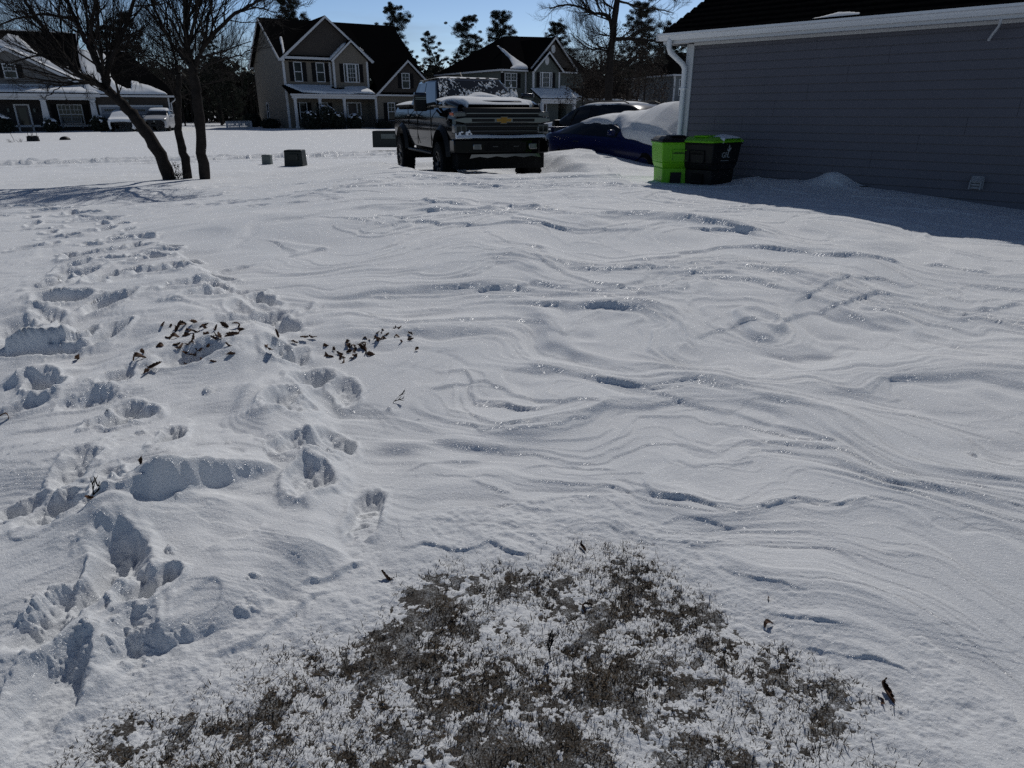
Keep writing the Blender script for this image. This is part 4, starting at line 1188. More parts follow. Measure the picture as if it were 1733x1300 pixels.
def grow(rs, T, p, d, L, r, lev, maxlev, up=.12, kids=5, spread=.75, tips=None):
    k = 5 if lev < maxlev else 4
    P = [np.array(p, float)]; d = unit(np.array(d, float))
    for i in range(k - 1):
        d = unit(d + rs.normal(0, .13, 3) + np.array([0, 0, up * .5]))
        P.append(P[-1] + d * L / (k - 1))
    P = np.array(P); rr = r * np.linspace(1, .35 if lev < maxlev else .25, k)
    T.add(P, rr, 6 if lev == 0 else (4 if r > .02 else 3))
    if lev >= maxlev:
        if tips is not None: tips.append(P[-1])
        return
    nk = int(kids * rs.uniform(.75, 1.25))
    for q in range(nk):
        t = .22 + .78 * (q + rs.rand()) / nk
        i = min(int(t * (k - 1)), k - 2); f = t * (k - 1) - i
        pp = P[i] * (1 - f) + P[i + 1] * f; dd = unit(P[i + 1] - P[i])
        o = unit(np.cross(dd, rs.normal(0, 1, 3)))
        a = rs.uniform(.5, 1.0) * spread
        nd = unit(dd * math.cos(a) + o * math.sin(a) + np.array([0, 0, up]))
        grow(rs, T, pp, nd, L * rs.uniform(.48, .72) * (1.1 - .35 * t), max(r * (1 - .6 * t) * rs.uniform(.5, .7), .0035), lev + 1, maxlev, up, kids, spread, tips)


def limb(rs, T, pts, r0, r1, kidL, nk, maxlev=2, up=.16, kids=5, t0=.15, n=8, spread=.85):
    """a given limb polyline with smooth bends, that carries side branches."""
    P = np.array([list(p) for p in pts], float)
    for _ in range(2):
        Q = [P[0]]
        for i in range(len(P) - 1): Q += [P[i] * .75 + P[i + 1] * .25, P[i] * .25 + P[i + 1] * .75]
        Q.append(P[-1]); P = np.array(Q)
    k = len(P); rr = np.linspace(r0, r1, k) * (1 + .05 * rs.normal(size=k))
    P[1:-1] += rs.normal(0, .012, (k - 2, 3))
    T.add(P, rr, n)
    for q in range(nk):
        t = t0 + (1 - t0) * (q + rs.rand()) / max(nk, 1)
        i = min(int(t * (k - 1)), k - 2)
        dd = unit(P[i + 1] - P[i]); o = unit(np.cross(dd, rs.normal(0, 1, 3))); a = rs.uniform(.5, 1.1) * spread
        grow(rs, T, P[i], unit(dd * math.cos(a) + o * math.sin(a) + np.array([0, 0, up])), kidL * rs.uniform(.6, 1.2) * (1.15 - .5 * t), max(rr[i] * rs.uniform(.3, .5), .006), 0, maxlev, up, kids)
    return P


# ---- the three-trunk tree on the lawn
TY = 16.9
def tp(px, py, dy=0.0): return list(aty(px, py, TY + dy))


b0 = aty(318, 296, TY)
tree = empty('three_trunk_tree', (b0.x, b0.y, gh(b0.x, b0.y) - .02), 0, 'bare tree with three dark trunks rising from one spot in the snow', 'tree')
off = np.array(tree.location)
rs = np.random.RandomState(11)


def stem(name_t, trunk, limbs, seed, extra):
    rs = np.random.RandomState(seed)
    T = Tubes(); P = np.array([tp(*p) for p in trunk]) - off
    P[0, 2] -= .25
    limb(rs, T, P, extra[0], extra[1], .8, 3, 2, t0=.75, n=12)
    o = T.build('trunk', M['bark'], tree)
    B = Tubes()
    for pts, r0, r1, kl, nk in limbs:
        limb(rs, B, np.array([tp(*p) for p in pts]) - off, r0, r1, kl, int(nk * 1.35), 2, kids=7)
    B.build('branches', M['bark'], o)


stem('a', [(288, 300), (272, 262), (255, 235), (236, 208), (222, 190), (200, 168), (180, 150)],
     [([(180, 150), (169, 143), (148, 134), (127, 121), (108, 96), (89, 66), (71, 42), (42, 0), (20, -60, .4)], .085, .03, 1.5, 16),
      ([(180, 150), (178, 132), (164, 110), (150, 76), (138, 53), (131, 38), (122, 18), (108, -10), (95, -90, -.5)], .075, .025, 1.4, 14),
      ([(131, 38), (110, 28, .3), (88, 24, .4), (58, 25, .5), (20, 32, .6), (-20, 50, .7)], .04, .012, 1.0, 9),
      ([(176, 138), (176, 124), (171, 95), (168, 60, .3), (165, 0, .5), (160, -80, .7)], .05, .02, 1.2, 12),
      ([(181, 150), (181, 127), (188, 99), (203, 63), (216, 38), (228, -5), (240, -90, -.4)], .07, .025, 1.4, 14),
      ([(150, 76), (157, 40, -.4), (160, 0, -.6), (166, -70, -.8)], .04, .015, 1.1, 8),
      ([(108, 96), (80, 92, -.3), (45, 98, -.5), (5, 110, -.6)], .03, .008, .9, 8),
      ([(148, 134), (120, 136, -.5), (95, 150, -.7), (75, 165, -.9)], .02, .006, .6, 6)], 21, (.155, .10))
stem('b', [(318, 297, .3), (313, 268, .3), (306, 240, .3), (302, 215, .3), (300, 188, .3), (303, 160, .3), (302, 125, .3)],
     [([(302, 125, .3), (296, 95, .4), (287, 60, .5), (280, 20, .6), (276, -30, .7)], .04, .012, 1.1, 12),
      ([(302, 140, .3), (285, 118, .2), (262, 100, .1), (240, 95, 0), (210, 100, -.1)], .025, .008, .8, 9)], 22, (.115, .045))
stem('c', [(344, 298, .1), (341, 250, .1), (338, 200, .1), (333, 160, .1), (328, 130, .1), (324, 105, .1)],
     [([(324, 105, .1), (318, 85, .1), (315, 48, .2), (316, 5, .3), (318, -60, .4)], .085, .035, 1.5, 18),
      ([(326, 118, .1), (333, 100, .1), (345, 78, 0), (370, 48, -.1), (394, 24, -.2), (423, 8, -.3), (452, -5, -.4), (475, -10, -.5)], .06, .015, 1.2, 16),
      ([(394, 24, -.2), (420, 14, -.1), (440, 12, 0), (470, 22, .1)], .02, .006, .6, 6),
      ([(322, 108, .1), (313, 97, .2), (289, 73, .4), (269, 32, .6), (256, 0, .8), (240, -70, 1)], .05, .02, 1.4, 14),
      ([(330, 125, .1), (345, 112, -.2), (372, 100, -.5), (400, 96, -.8), (425, 85, -1)], .03, .007, .9, 10),
      ([(334, 150, .1), (350, 140, .3), (372, 138, .5), (395, 125, .7)], .02, .006, .7, 7),
      ([(326, 125, .1), (305, 112, .3), (280, 105, .5), (252, 88, .7)], .025, .007, .9, 9),
      ([(345, 78, 0), (350, 40, .3), (358, 0, .5), (366, -60, .7)], .04, .015, 1.2, 10)], 23, (.125, .095))

# ---- sapling at its foot
def leafy(name, parent, m, centre, rad, nleaf, size, rs, flat=1.0, shell=.25):
    d = rs.normal(size=(nleaf, 3)); d /= np.linalg.norm(d, axis=1)[:, None]
    q = (shell + (1 - shell) * rs.rand(nleaf) ** .5)[:, None]
    bump = 1 + .28 * np.sin(d[:, 0:1] * 5 + 1) * np.cos(d[:, 1:2] * 6 + d[:, 2:3] * 4)
    c = np.array(centre) + d * q * np.array(rad) * bump
    return cards(name, parent, m, c, size, rs)


def cards(name, parent, m, c, size, rs, asp=.5):
    n = len(c)
    a = rs.normal(size=(n, 3)); a /= np.linalg.norm(a, axis=1)[:, None]
    b = np.cross(a, rs.normal(size=(n, 3))); b /= np.linalg.norm(b, axis=1)[:, None] + 1e-9
    s = (size * rs.uniform(.6, 1.4, n))[:, None]
    V = np.stack([c - a * s, c + b * s * asp, c + a * s, c - b * s * asp], 1).reshape(-1, 3)
    return quads(name, V, np.arange(n * 4).reshape(n, 4), m, parent, smooth=False)


sx, sy = gz(306, 296, .2)
sap = empty('seedling_shrub', (sx, sy - .2, gh(sx, sy - .2) - .03), 0, 'little dark leafy seedling between the trunks of the bare tree', 'shrub')
rs = np.random.RandomState(4); T = Tubes()
for k in range(9): grow(rs, T, (rs.normal(0, .05), rs.normal(0, .05), 0), (rs.normal(0, .35), rs.normal(0, .2), 1), .22 + .2 * rs.rand(), .006, 1, 2, kids=3)
T.build('stems', M['twig'], sap)
leafy('leaves', sap, M['shrub'], (0, 0, .10), (.18, .14, .11), 140, .022, rs); 
o = leafy('leaves', sap, M['shrub'], (.03, 0, .34), (.08, .07, .09), 30, .028, rs)

# ---- generic woodland trees (made once, copied)
def bare_tree(name, seed, h, r, label=None, kids=6, dense=4):
    rs = np.random.RandomState(seed)
    root = empty(name, (0, 0, 0), 0, label, 'tree')
    T = Tubes()
    P = [np.array([0, 0, -.5])]; d = np.array([rs.normal(0, .04), rs.normal(0, .04), 1])
    n = 8
    for i in range(n): d = unit(d + rs.normal(0, .06, 3) + [0, 0, .1]); P.append(P[-1] + d * h * .8 / n)
    T.add(np.array(P), np.linspace(r, r * .25, n + 1), 8); tr = T.build('trunk', M['bark'], root)
    B = Tubes()
    nb = 15
    for q in range(nb):
        t = .28 + .72 * q / nb; i = min(int(t * n), n - 1)
        az = q * 2.4 + rs.rand(); el = .5 + .5 * t
        grow(rs, B, P[i] + (P[i + 1] - P[i]) * rs.rand(), (math.cos(az), math.sin(az), el), h * .34 * (1.15 - .5 * t), r * .42 * (1.15 - t * .8), 1, dense, .14, kids, .7)
    B.build('crown', M['twig'], tr if False else root)
    return root


def pine_tree(name, seed, h, r, label=None, low=.5, wide=.17, nb=46, dens=1.0):
    rs = np.random.RandomState(seed)
    root = empty(name, (0, 0, 0), 0, label, 'pine tree')
    T = Tubes(); n = 8
    P = np.array([[rs.normal(0, .06) * i, rs.normal(0, .06) * i, -.5 + (h + .2) * i / n] for i in range(n + 1)])
    T.add(P, np.linspace(r, r * .2, n + 1), 8)
    C = []
    for q in range(nb):
        t = low + (1 - low) * (q + .5 * rs.rand()) / nb
        base = np.array([np.interp(t, np.linspace(0, 1, n + 1), P[:, j]) for j in range(3)])
        L = h * wide * (1.25 - t) / (1.25 - low) * rs.uniform(.7, 1.5)
        az = q * 2.4 + rs.rand() * .8; d = np.array([math.cos(az), math.sin(az), rs.uniform(-.05, .5)])
        pts = np.array([base + d * L * f + np.array([0, 0, .12 * L * f * f]) for f in (0, .35, .7, 1)])
        T.add(pts, np.linspace(r * .22, r * .06, 4), 4)
        for f in (.3, .5, .7, .85, 1.0):
            if rs.rand() < .3 and f < 1: continue
            c = base + d * L * f + np.array([0, 0, .12 * L * f * f]) + rs.normal(0, .16, 3) * L * .6
            R_ = rs.uniform(.30, .72) * (.7 + .3 * (1 - t)) * h / 14
            m = int(230 * dens)
            dd = rs.normal(size=(m, 3)); dd /= np.linalg.norm(dd, axis=1)[:, None]
            C.append(c + dd * (rs.rand(m) ** .6)[:, None] * np.array([1.15, 1.15, .75]) * R_)
    for q in range(3):
        dd = rs.normal(size=(150, 3)); C.append(P[-1] - np.array([0, 0, .35 * q]) + dd / np.linalg.norm(dd, axis=1)[:, None] * (rs.rand(150) ** .5)[:, None] * (.35 + .2 * q))
    T.build('trunk', M['bark'], root)
    cards('crown', root, M['needle'], np.concatenate(C), .10 * h / 14, rs, .16)
    return root


PT = [pine_tree('pine_tree', 31, 14, .17, low=.55), pine_tree('pine_tree', 32, 15, .18, low=.45, wide=.2, nb=50), pine_tree('pine_tree', 33, 13, .15, low=.62, wide=.15, nb=42), pine_tree('pine_tree', 34, 13, .2, low=.15, wide=.24, nb=44, dens=1.1)]
BT = [bare_tree('bare_tree', 41, 14, .16), bare_tree('bare_tree', 42, 12, .13, kids=6), bare_tree('bare_tree', 43, 15, .18)]
used = set()


def plant(protos, i, px, top, Y, label, group, rz=0.0, hfix=None):
    p = protos[i]; o = p if id(p) not in used else copy_tree(p)
    used.add(id(p))
    h = (14, 15, 13, 13)[i] if protos is PT else (14, 12, 15)[i]
    b = aty(px, 190, Y); t = aty(px, top, Y)
    s = (t.z - .2) / (h * (1.0 if protos is PT else 1.06))
    o.location = (b.x, Y, .15); o.scale = (s, s, s); o.rotation_euler = (0, 0, rz)
    o['label'] = label; o['group'] = group
    return o


GP = 'pines behind the houses'
for i, px, top, Y, lab in [
    (0, 505, -8, 96, 'tall pine rising behind the left end of the two storey house roof'),
    (2, 668, 8, 94, 'slim open pine rising at the right end of the two storey house roof'),
    (3, 738, 52, 88, 'dense bushy pine between the two storey house and the green house'),
    (2, 797, 24, 98, 'slim pine over the left end of the green house roof'),
    (0, 846, 18, 98, 'round topped pine above the middle of the green house roof'),
    (1, 940, 36, 100, 'clumpy pine peeking over the right side of the green house gable'),
    (1, 1075, 2, 72, 'broad dark pine behind the big bare oak'),
    (0, 1128, 36, 92, 'pine just left of the near house eave'),
    (3, 702, 78, 92, 'low dark pine tucked beside the garage wing of the two storey house'),
    (3, 770, 92, 90, 'short bushy pine low at the left eave of the green house'),
    (1, 235, 18, 86, 'clumpy pine seen through the twigs left of the leaning trunk fork'),
    (2, 205, 40, 90, 'ragged pine behind the garage roof of the bungalow'),
    (3, 372, 50, 84, 'dark dense pine left of the two storey house gable wall'),
    (3, 395, 100, 80, 'low dark pine hard against the two storey house side wall'),
    (1, 20, 48, 100, 'dark pine top over the left ridge of the bungalow')]:
    plant(PT, i, px, top, Y, lab, GP, rz=px * .7)
GB = 'bare trees of the far wood'
k = 0
for i, px, top, Y in [(0, -25, -40, 82), (1, 25, -20, 88), (2, 75, -50, 84), (0, 120, -30, 92), (1, 150, -10, 86), (2, 190, -60, 88), (0, 250, -45, 84), (1, 290, -20, 90), (2, 335, -35, 86), (0, 375, -10, 90), (1, 405, 25, 86), (2, 270, 0, 96), (0, 60, 0, 98), (1, 345, 20, 98), (1, 310, 40, 78)]:
    plant(BT, i, px, top, Y, 'tall bare twiggy tree of the wood behind the bungalow', GB, rz=px * 1.3)
for i, px, top, Y in [(1, 895, 48, 100), (1, 880, 55, 104), (2, 1010, 28, 88), (0, 985, 45, 92), (1, 1050, 25, 84), (2, 1100, 20, 88), (0, 1138, 18, 96), (1, 1175, 40, 98), (0, 1035, 50, 78), (1, 1115, 60, 84), (2, 1180, 10, 100)]:
    plant(BT, i, px, top, Y, 'bare twiggy tree of the wood beyond the green house', GB + ' on the right', rz=px * 1.3)

# ---- big bare oak in front of the green house garage
OY = 45.0
ob = aty(1030, 200, OY)
oak = empty('bare_oak', (ob.x, OY, .15), 0, 'big bare oak with crooked limbs standing before the green house garage', 'tree')
offo = np.array(oak.location)
def op(px, py, dy=0.0): return np.array(aty(px, py, OY + dy)) - offo


rs = np.random.RandomState(51)
T = Tubes(); limb(rs, T, [(0, 0, -.4), op(1029, 175), op(1031, 130), op(1033, 98), op(1037, 60), op(1040, 30), op(1046, -5), op(1050, -60)], .26, .13, 1.6, 5, 2, t0=.3, n=12)
T.build('trunk', M['bark'], oak)
T = Tubes()
for pts, r0, r1, kl, nk in [
    ([(1036, 60), (1034, 36), (1027, 24), (1014, 22), (1002, 22), (988, 13), (970, 8), (950, 8), (930, 14)], .12, .03, 1.6, 16),
    ([(1040, 66), (1062, 64), (1080, 67), (1092, 67), (1120, 70), (1150, 78)], .12, .03, 1.6, 14),
    ([(1033, 82), (1022, 79), (1013, 82), (995, 76), (975, 60)], .06, .015, 1.7, 12),
    ([(1032, 88), (1018, 82), (1000, 84), (980, 70), (965, 55)], .06, .015, 1.7, 12),
    ([(1036, 60), (1025, 60), (1015, 57), (1000, 62), (985, 50)], .05, .012, 1.4, 10),
    ([(1046, 0), (1070, 8), (1088, 14), (1110, 14), (1130, 18), (1140, 22)], .07, .015, 1.3, 12),
    ([(1046, 0), (1060, -10), (1085, -20), (1120, -12), (1145, 2)], .07, .015, 1.3, 12),
    ([(1002, 22), (995, 8), (990, -10), (985, -40)], .04, .012, 1.2, 8), ([(1027, 24), (1022, 5), (1015, -20)], .04, .012, 1.2, 8),
    ([(1030, 120), (1010, 105), (990, 100), (970, 104)], .04, .01, 1.5, 12), ([(1031, 110), (1055, 98), (1080, 95), (1105, 98)], .04, .01, 1.5, 12),
    ([(1030, 135), (1005, 125), (985, 128)], .03, .01, 1.2, 10), ([(1030, 130), (1060, 118), (1085, 122)], .03, .01, 1.2, 10)]:
    limb(rs, T, [op(*p) for p in pts], r0, r1, kl, int(nk * 1.4), 2, kids=8)
T.build('branches', M['bark'], oak)

# ---- small trees that kept their brown leaves
def brown_tree(seed, h):
    rs = np.random.RandomState(seed)
    root = empty('brown_leaved_tree', (0, 0, 0), 0, None, 'tree')
    T = Tubes(); tips = []
    T.add(np.array([[0, 0, -.3], [.05, 0, h * .3], [0, .08, h * .6], [.06, 0, h * .95]]), np.array([.09, .07, .045, .015]), 8)
    T.build('trunk', M['bark'], root)
    B = Tubes()
    for q in range(14):
        az = q * 2.4; t = .12 + .8 * q / 14
        grow(rs, B, (0, 0, h * t), (math.cos(az), math.sin(az), .5), h * .36 * (1.15 - .6 * t), .03, 1, 3, .1, 6, .8, tips)
    B.build('branches', M['twig'], root)
    tips = np.array(tips); c = np.repeat(tips, 5, 0) + rs.normal(0, .14, (len(tips) * 5, 3))
    cards('leaves', root, M['brownleaf'], c, .055, rs, .55)
    return root


bt = brown_tree(61, 5.2)
for q, (px, Y, s, lab) in enumerate([(985, 49, .9, 'leftmost of the brown leaved small trees round the oak foot'), (1015, 51, 1.1, 'brown leaved small tree just left of the oak trunk'), (1060, 50, 1.15, 'brown leaved small tree just right of the oak trunk'), (1088, 54, 1.0, 'brown leaved small tree over the end of the garage roof')]):
    o = bt if q == 0 else copy_tree(bt)
    b = aty(px, 190, Y); o.location = (b.x, Y, .1); o.scale = (s, s, s); o.rotation_euler = (0, 0, q * 1.9); o['label'] = lab; o['group'] = 'brown leaved small trees'

# ---- the wood far behind, one dark mass
rs = np.random.RandomState(71)
nw = 60000
wx = rs.uniform(-125, 95, nw); wy = rs.uniform(104, 128, nw)
top = 7.2 + 2.2 * fbm(wx * .12, wy * .1, 401, 3) + 1.8 * noise(wx * .5, wy * .3, 402)
wz = top * rs.rand(nw) ** .8
wz = wz + .15
c = np.stack([wx, wy, wz], -1)
wo = cards('woodland', None, M['needle'], c, .55, rs, .5)
tag(wo, 'dark wood along the far side of the gardens', 'woodland', kind='stuff')
T = Tubes()
for q in range(2600):
    x = rs.uniform(-120, 90); y = rs.uniform(100, 112); h = rs.uniform(4, 9.0); a = rs.normal(0, .09, 2)
    T.add(np.array([[x, y, 0], [x + a[0] * h * .5, y, h * .5], [x + a[0] * h + rs.normal(0, .25), y + a[1] * h, h]]), np.array([.05, .035, .012]), 3)
tw = T.build('undergrowth', M['twig'], None); tag(tw, 'thicket of thin bare stems before the far wood', 'undergrowth', kind='stuff')

# ---- shrubs with snow caps
def shrub(seed, w, h, name='snowy_shrub', capk=.5):
    rs = np.random.RandomState(seed)
    root = empty(name, (0, 0, 0), 0, None, 'shrub')
    T = Tubes()
    for k in range(10): grow(rs, T, (rs.normal(0, .05), rs.normal(0, .05), 0), (rs.normal(0, .6), rs.normal(0, .6), 1), h * .7, .018, 1, 2, kids=4)
    T.build('stems', M['twig'], root)
    leafy('leaves', root, M['shrub'], (0, 0, h * .5), (w * .5, w * .45, h * .52), 2600, .055, rs, shell=.45)
    if capk > 0:
        u, v = np.meshgrid(np.linspace(0, 2 * PI, 48), np.linspace(0, 1.25, 22))
        rad = 1.03 + .10 * fbm(np.cos(u) * 2 + seed, np.sin(u) * 2 + v * 3, 500 + seed, 3)
        P = np.stack([np.sin(v) * np.cos(u) * w * .5 * rad, np.sin(v) * np.sin(u) * w * .45 * rad, h * .5 + np.cos(v) * h * .53 * rad], -1)
        f = fbm(np.cos(u) * v * 2.6 + 9, np.sin(u) * v * 2.6, 520 + seed, 3) + capk - .55 * v
        k = f > 0
        keep = k[:-1, :-1] & k[1:, :-1] & k[:-1, 1:] & k[1:, 1:]
        grid_mesh('snow_cap', P, M['roofsnow'], root, keep)
    return root


S1 = shrub(81, 1.25, 1.05); S2 = shrub(82, 1.6, 1.5, capk=.28); S3 = shrub(83, 1.2, .7, 'low_shrub', capk=0)
su = set()
def put_shrub(p, loc, s, lab, g, rz=0.0, sz=1.0):
    o = p if id(p) not in su else copy_tree(p); su.add(id(p))
    o.location = loc; o.scale = (s, s, s * sz); o.rotation_euler = (0, 0, rz); o['label'] = lab
    if g: o['group'] = g


G = 'snow capped shrubs by the bungalow porch'
put_shrub(S1, at_local(H1, -5.9, -1.0, .15), 1.25, 'tall snow capped shrub at the far left edge by the bungalow', G, 1)
put_shrub(S1, at_local(H1, -2.75, -1.1, .10), 1.0, 'round snow capped shrub before the bungalow porch column left of the window', G, 2)
put_shrub(S1, at_local(H1, .55, -1.2, .10), 1.15, 'round snow capped shrub between bungalow porch and garage', G, 3)
G = 'shrubs along the two storey house'
put_shrub(S2, at_local(H2, .9, -3.2, .1), 1.05, 'dark shrub with snow flecks left of the two storey house porch', G, 1)
put_shrub(S2, at_local(H2, 2.4, -3.1, .1), 1.35, 'largest dark shrub in the middle of the two storey house porch', G, 2.2)
put_shrub(S2, at_local(H2, 3.35, -3.5, .1), 1.0, 'half snowed shrub right of the largest porch shrub', G, 4)
put_shrub(S1, at_local(H2, 4.95, -3.3, .15), 1.25, 'white topped rounded shrub by the two storey house front door', G, 5)
put_shrub(S3, at_local(H2, -1.2, 2.5, .1), 1.4, 'low bare dark shrub by the side wall of the tan house', G, 0)
put_shrub(S3, at_local(H2, -1.3, 9.5, .1), 1.5, 'dark low shrub at the back corner of the tan house side wall', G, 2, 1.3)
put_shrub(S3, at_local(H2, 7.6, -3.4, .1), 1.1, 'low shrub beside the garage wing railing', G, 3)
# ------------------------------------------------------------------ vehicles: local x across (+ is image right when it faces us), y back from the nose, z up
def lerp(a, b, t): return Vector(a) * (1 - t) + Vector(b) * t


def face_patch(mb, A, B, C, D, u0, u1, v0, v1, off):
    """patch inside the quad A(0,0) B(1,0) C(1,1) D(0,1), lifted off along its normal."""
    A, B, C, D = map(Vector, (A, B, C, D))
    n = (B - A).cross(D - A).normalized() * off
    def P(u, v): return lerp(lerp(A, B, u), lerp(D, C, u), v) + n
    q = [P(u0, v0), P(u1, v0), P(u1, v1), P(u0, v1)]
    k = [p - n * 1.6 for p in q]
    mb.add([tuple(p) for p in q + k], [(0, 1, 2, 3), (0, 4, 5, 1), (1, 5, 6, 2), (2, 6, 7, 3), (3, 7, 4, 0)])


def wheel(parent, x, y, r, w, side, rimm, lugs=True, name='wheel'):
    """tyre with tread blocks and a spoked rim, axle along x; side = -1/+1 outward."""
    root = MB()
    prof = [(r * .60, -w / 2), (r * .86, -w / 2), (r * .955, -w * .44), (r * .975, -w * .36), (r * .975, w * .36), (r * .955, w * .44), (r * .86, w / 2), (r * .60, w / 2)]
    root.lathe(prof, (x, y, r), (1, 0, 0), 40, caps=False)
    if lugs:
        n = 26
        for k in range(n):
            for row, (a, b) in enumerate(((-.48, -.26), (-.22, 0), (.02, .24), (.27, .48))):
                t = 2 * PI * (k + (.5 if row % 2 else 0)) / n; dt = PI / n * .66
                pts = []
                for rr_ in (r * .94, r * 1.01):
                    for (aa, xx) in ((t - dt, a), (t + dt, a), (t + dt, b), (t - dt, b)):
                        pts.append((x + xx * w, y + math.cos(aa) * rr_, r + math.sin(aa) * rr_))
                root.add(pts, [(4, 5, 6, 7), (0, 1, 5, 4), (1, 2, 6, 5), (2, 3, 7, 6), (3, 0, 4, 7)])
    o = root.build('tyre', M['rubber'], None)
    o.name = name; o.data.name = 'tyre'
    o.parent = parent
    rm = MB(); xo = x + side * w * .40
    rm.lathe([(r * .62, -w * .08), (r * .62, w * .08), (r * .55, w * .09), (r * .53, -w * .02)], (xo, y, r), (side, 0, 0), 32, caps=False)
    for k in range(8):
        a = 2 * PI * k / 8
        p = Vector((xo - side * .02, y + math.cos(a) * r * .10, r + math.sin(a) * r * .10)); q = Vector((xo + side * .005, y + math.cos(a) * r * .56, r + math.sin(a) * r * .56))
        rm.bar(p, q, r * .13, .03, (1, 0, 0))
    rm.lathe([(r * .14, -.03), (r * .14, .02), (r * .08, .035)], (xo, y, r), (side, 0, 0), 16)
    rm.build('rim', rimm, o)
    d = MB(); d.lathe([(r * .5, 0), (r * .5, .01)], (xo - side * .08, y, r), (side, 0, 0), 24); d.build('brake_disc', M['dkchrome'], o)
    return o


# ================================================================== the pickup
truck = empty('pickup_truck', (TRK[0], TRK[1], .13), TRK[2], 'lifted black pickup truck with chrome grille and snow on its bonnet', 'pickup truck')
TW = 1.0
arch = lambda cy, cz, r, a0, a1, n=12: [(cy + r * math.cos(R(a0 + (a1 - a0) * i / n)), cz + r * math.sin(R(a0 + (a1 - a0) * i / n))) for i in range(n + 1)]
FA, RA, RT = 1.02, 5.06, .445
prof = [(.12, .92)] + [(.30, .84)] + arch(FA, RT + .10, .60, 155, 14) + [(1.72, .74), (4.36, .74)] + arch(RA, RT + .10, .60, 166, 14) + [(5.95, .86), (6.12, .92), (6.14, 1.60), (4.25, 1.62), (1.5, 1.66), (.62, 1.645), (.22, 1.58), (.10, 1.48)]
mb = MB(); mb.prism(prof, -TW, TW, 'x')
import bmesh
bo = mb.build('body', M['paint_black'], truck)
bm_ = bmesh.new(); bm_.from_mesh(bo.data)
for k in range(15):
    bmesh.ops.bisect_plane(bm_, geom=bm_.verts[:] + bm_.edges[:] + bm_.faces[:], plane_co=(0, 0, .70 + k * .065), plane_no=(0, 0, 1))
for k in range(6):
    bmesh.ops.bisect_plane(bm_, geom=bm_.verts[:] + bm_.edges[:] + bm_.faces[:], plane_co=(0, .10 + k * .12, 0), plane_no=(0, 1, 0))
for v in bm_.verts:
    z = v.co.z; e = z - 1.12
    k = 1 - (.42 * e * e if e > 0 else .30 * e * e) - (.035 * max(0, (z - 1.50) / .14) ** 2)
    k -= .07 * max(0, (.75 - v.co.y) / .75) ** 2          # nose tapers in plan
    if z > 1.30 and z < 1.42: k += .006
    v.co.x *= k
bmesh.ops.recalc_face_normals(bm_, faces=bm_.faces[:])
bm_.to_mesh(bo.data); bm_.free()
bo.data.polygons.foreach_set('use_smooth', [True] * len(bo.data.polygons)); bo.data.set_sharp_from_angle(angle=R(32))
for s in (-1, 1):       # fender crowns beside the bonnet
    mb = MB(); mb.tube([(s * .80, .20, 1.56), (s * .84, .6, 1.615), (s * .86, 1.0, 1.63), (s * .87, 1.45, 1.62)], [.07, .085, .085, .07], 12); mb.build('fender_crown', M['paint_black'], truck, smooth=True, angle=60)
mb = MB(); mb.frustum((-.62, .62, .16, 1.5), (-.5, .5, .3, 1.48), 1.60, 1.70); mb.build('bonnet', M['paint_black'], truck, bevel=.03)
# cab
cb = [(-.96, 1.42, 1.6), (.96, 1.42, 1.6), (.96, 4.22, 1.6), (-.96, 4.22, 1.6)]; ct = [(-.74, 2.28, 2.17), (.74, 2.28, 2.17), (.74, 4.02, 2.17), (-.74, 4.02, 2.17)]
mb = MB(); mb.add(cb + ct, [(0, 3, 2, 1), (4, 5, 6, 7), (0, 1, 5, 4), (1, 2, 6, 5), (2, 3, 7, 6), (3, 0, 4, 7)]); mb.build('cab', M['paint_black'], truck, bevel=.055, seg=3)
mb = MB(); face_patch(mb, cb[0], cb[1], ct[1], ct[0], .05, .95, .06, .93, .006); ws = mb.build('windshield', M['glass'], truck)
for sd_, (A, B, C, D) in ((-1, (cb[3], cb[0], ct[0], ct[3])), (1, (cb[1], cb[2], ct[2], ct[1]))):
    for (u0, u1) in ((.06, .48), (.52, .80)):
        a, b = (1 - u1, 1 - u0) if sd_ == 1 else (u0, u1)
        if sd_ == -1: a, b = (1 - u1 - .0, 1 - u0)
        if sd_ == 1: a, b = u0, u1
        mb = MB(); face_patch(mb, A, B, C, D, a, b, .08, .88, .006); mb.build('side_window', M['glass'], truck)
# roof marker lamps
for x in (-.46, -.23, 0, .23, .46):
    mb = MB(); mb.frustum((x - .055, x + .055, 2.30, 2.44), (x - .03, x + .03, 2.34, 2.42), 2.165, 2.205); mb.build('roof_lamp', M['black'], truck)
mb = MB(); mb.lathe([(.07, 0), (.06, .05), (.02, .09)], (.12, 3.2, 2.165), n=10); mb.bar((.12, 3.2, 2.22), (.15, 3.5, 2.36), .02); mb.build('antenna', M['black'], truck)
# grille
mb = MB(); mb.box(-.80, .80, -.02, .2, 1.06, 1.56); gr = mb.build('grille', M['black'], truck, bevel=.02)
mb = MB(); mb.box(-.76, .76, -.05, -.015, 1.445, 1.472); mb.build('grille_bar', M['chrome'], gr, bevel=.006)
mb = MB()
mb.prism([(-1.0, 1.36), (-.80, 1.385), (.80, 1.385), (1.0, 1.36), (1.0, 1.315), (.80, 1.275), (.42, 1.285), (-.42, 1.285), (-.80, 1.275), (-1.0, 1.315)], -.075, -.015)
mb.build('grille_bar', M['chrome'], gr, bevel=.008)
for a, b in ((-.66, -.19), (.19, .66)):
    mb = MB(); mb.box(a, b, -.080, -.070, 1.302, 1.360); mb.build('slot', M['black'], gr)
for z, w_ in ((1.22, .76), (1.13, .74)):
    mb = MB(); mb.box(-w_, w_, -.05, -.015, z - .016, z + .016); mb.build('grille_bar', M['dkchrome'], gr, bevel=.006)
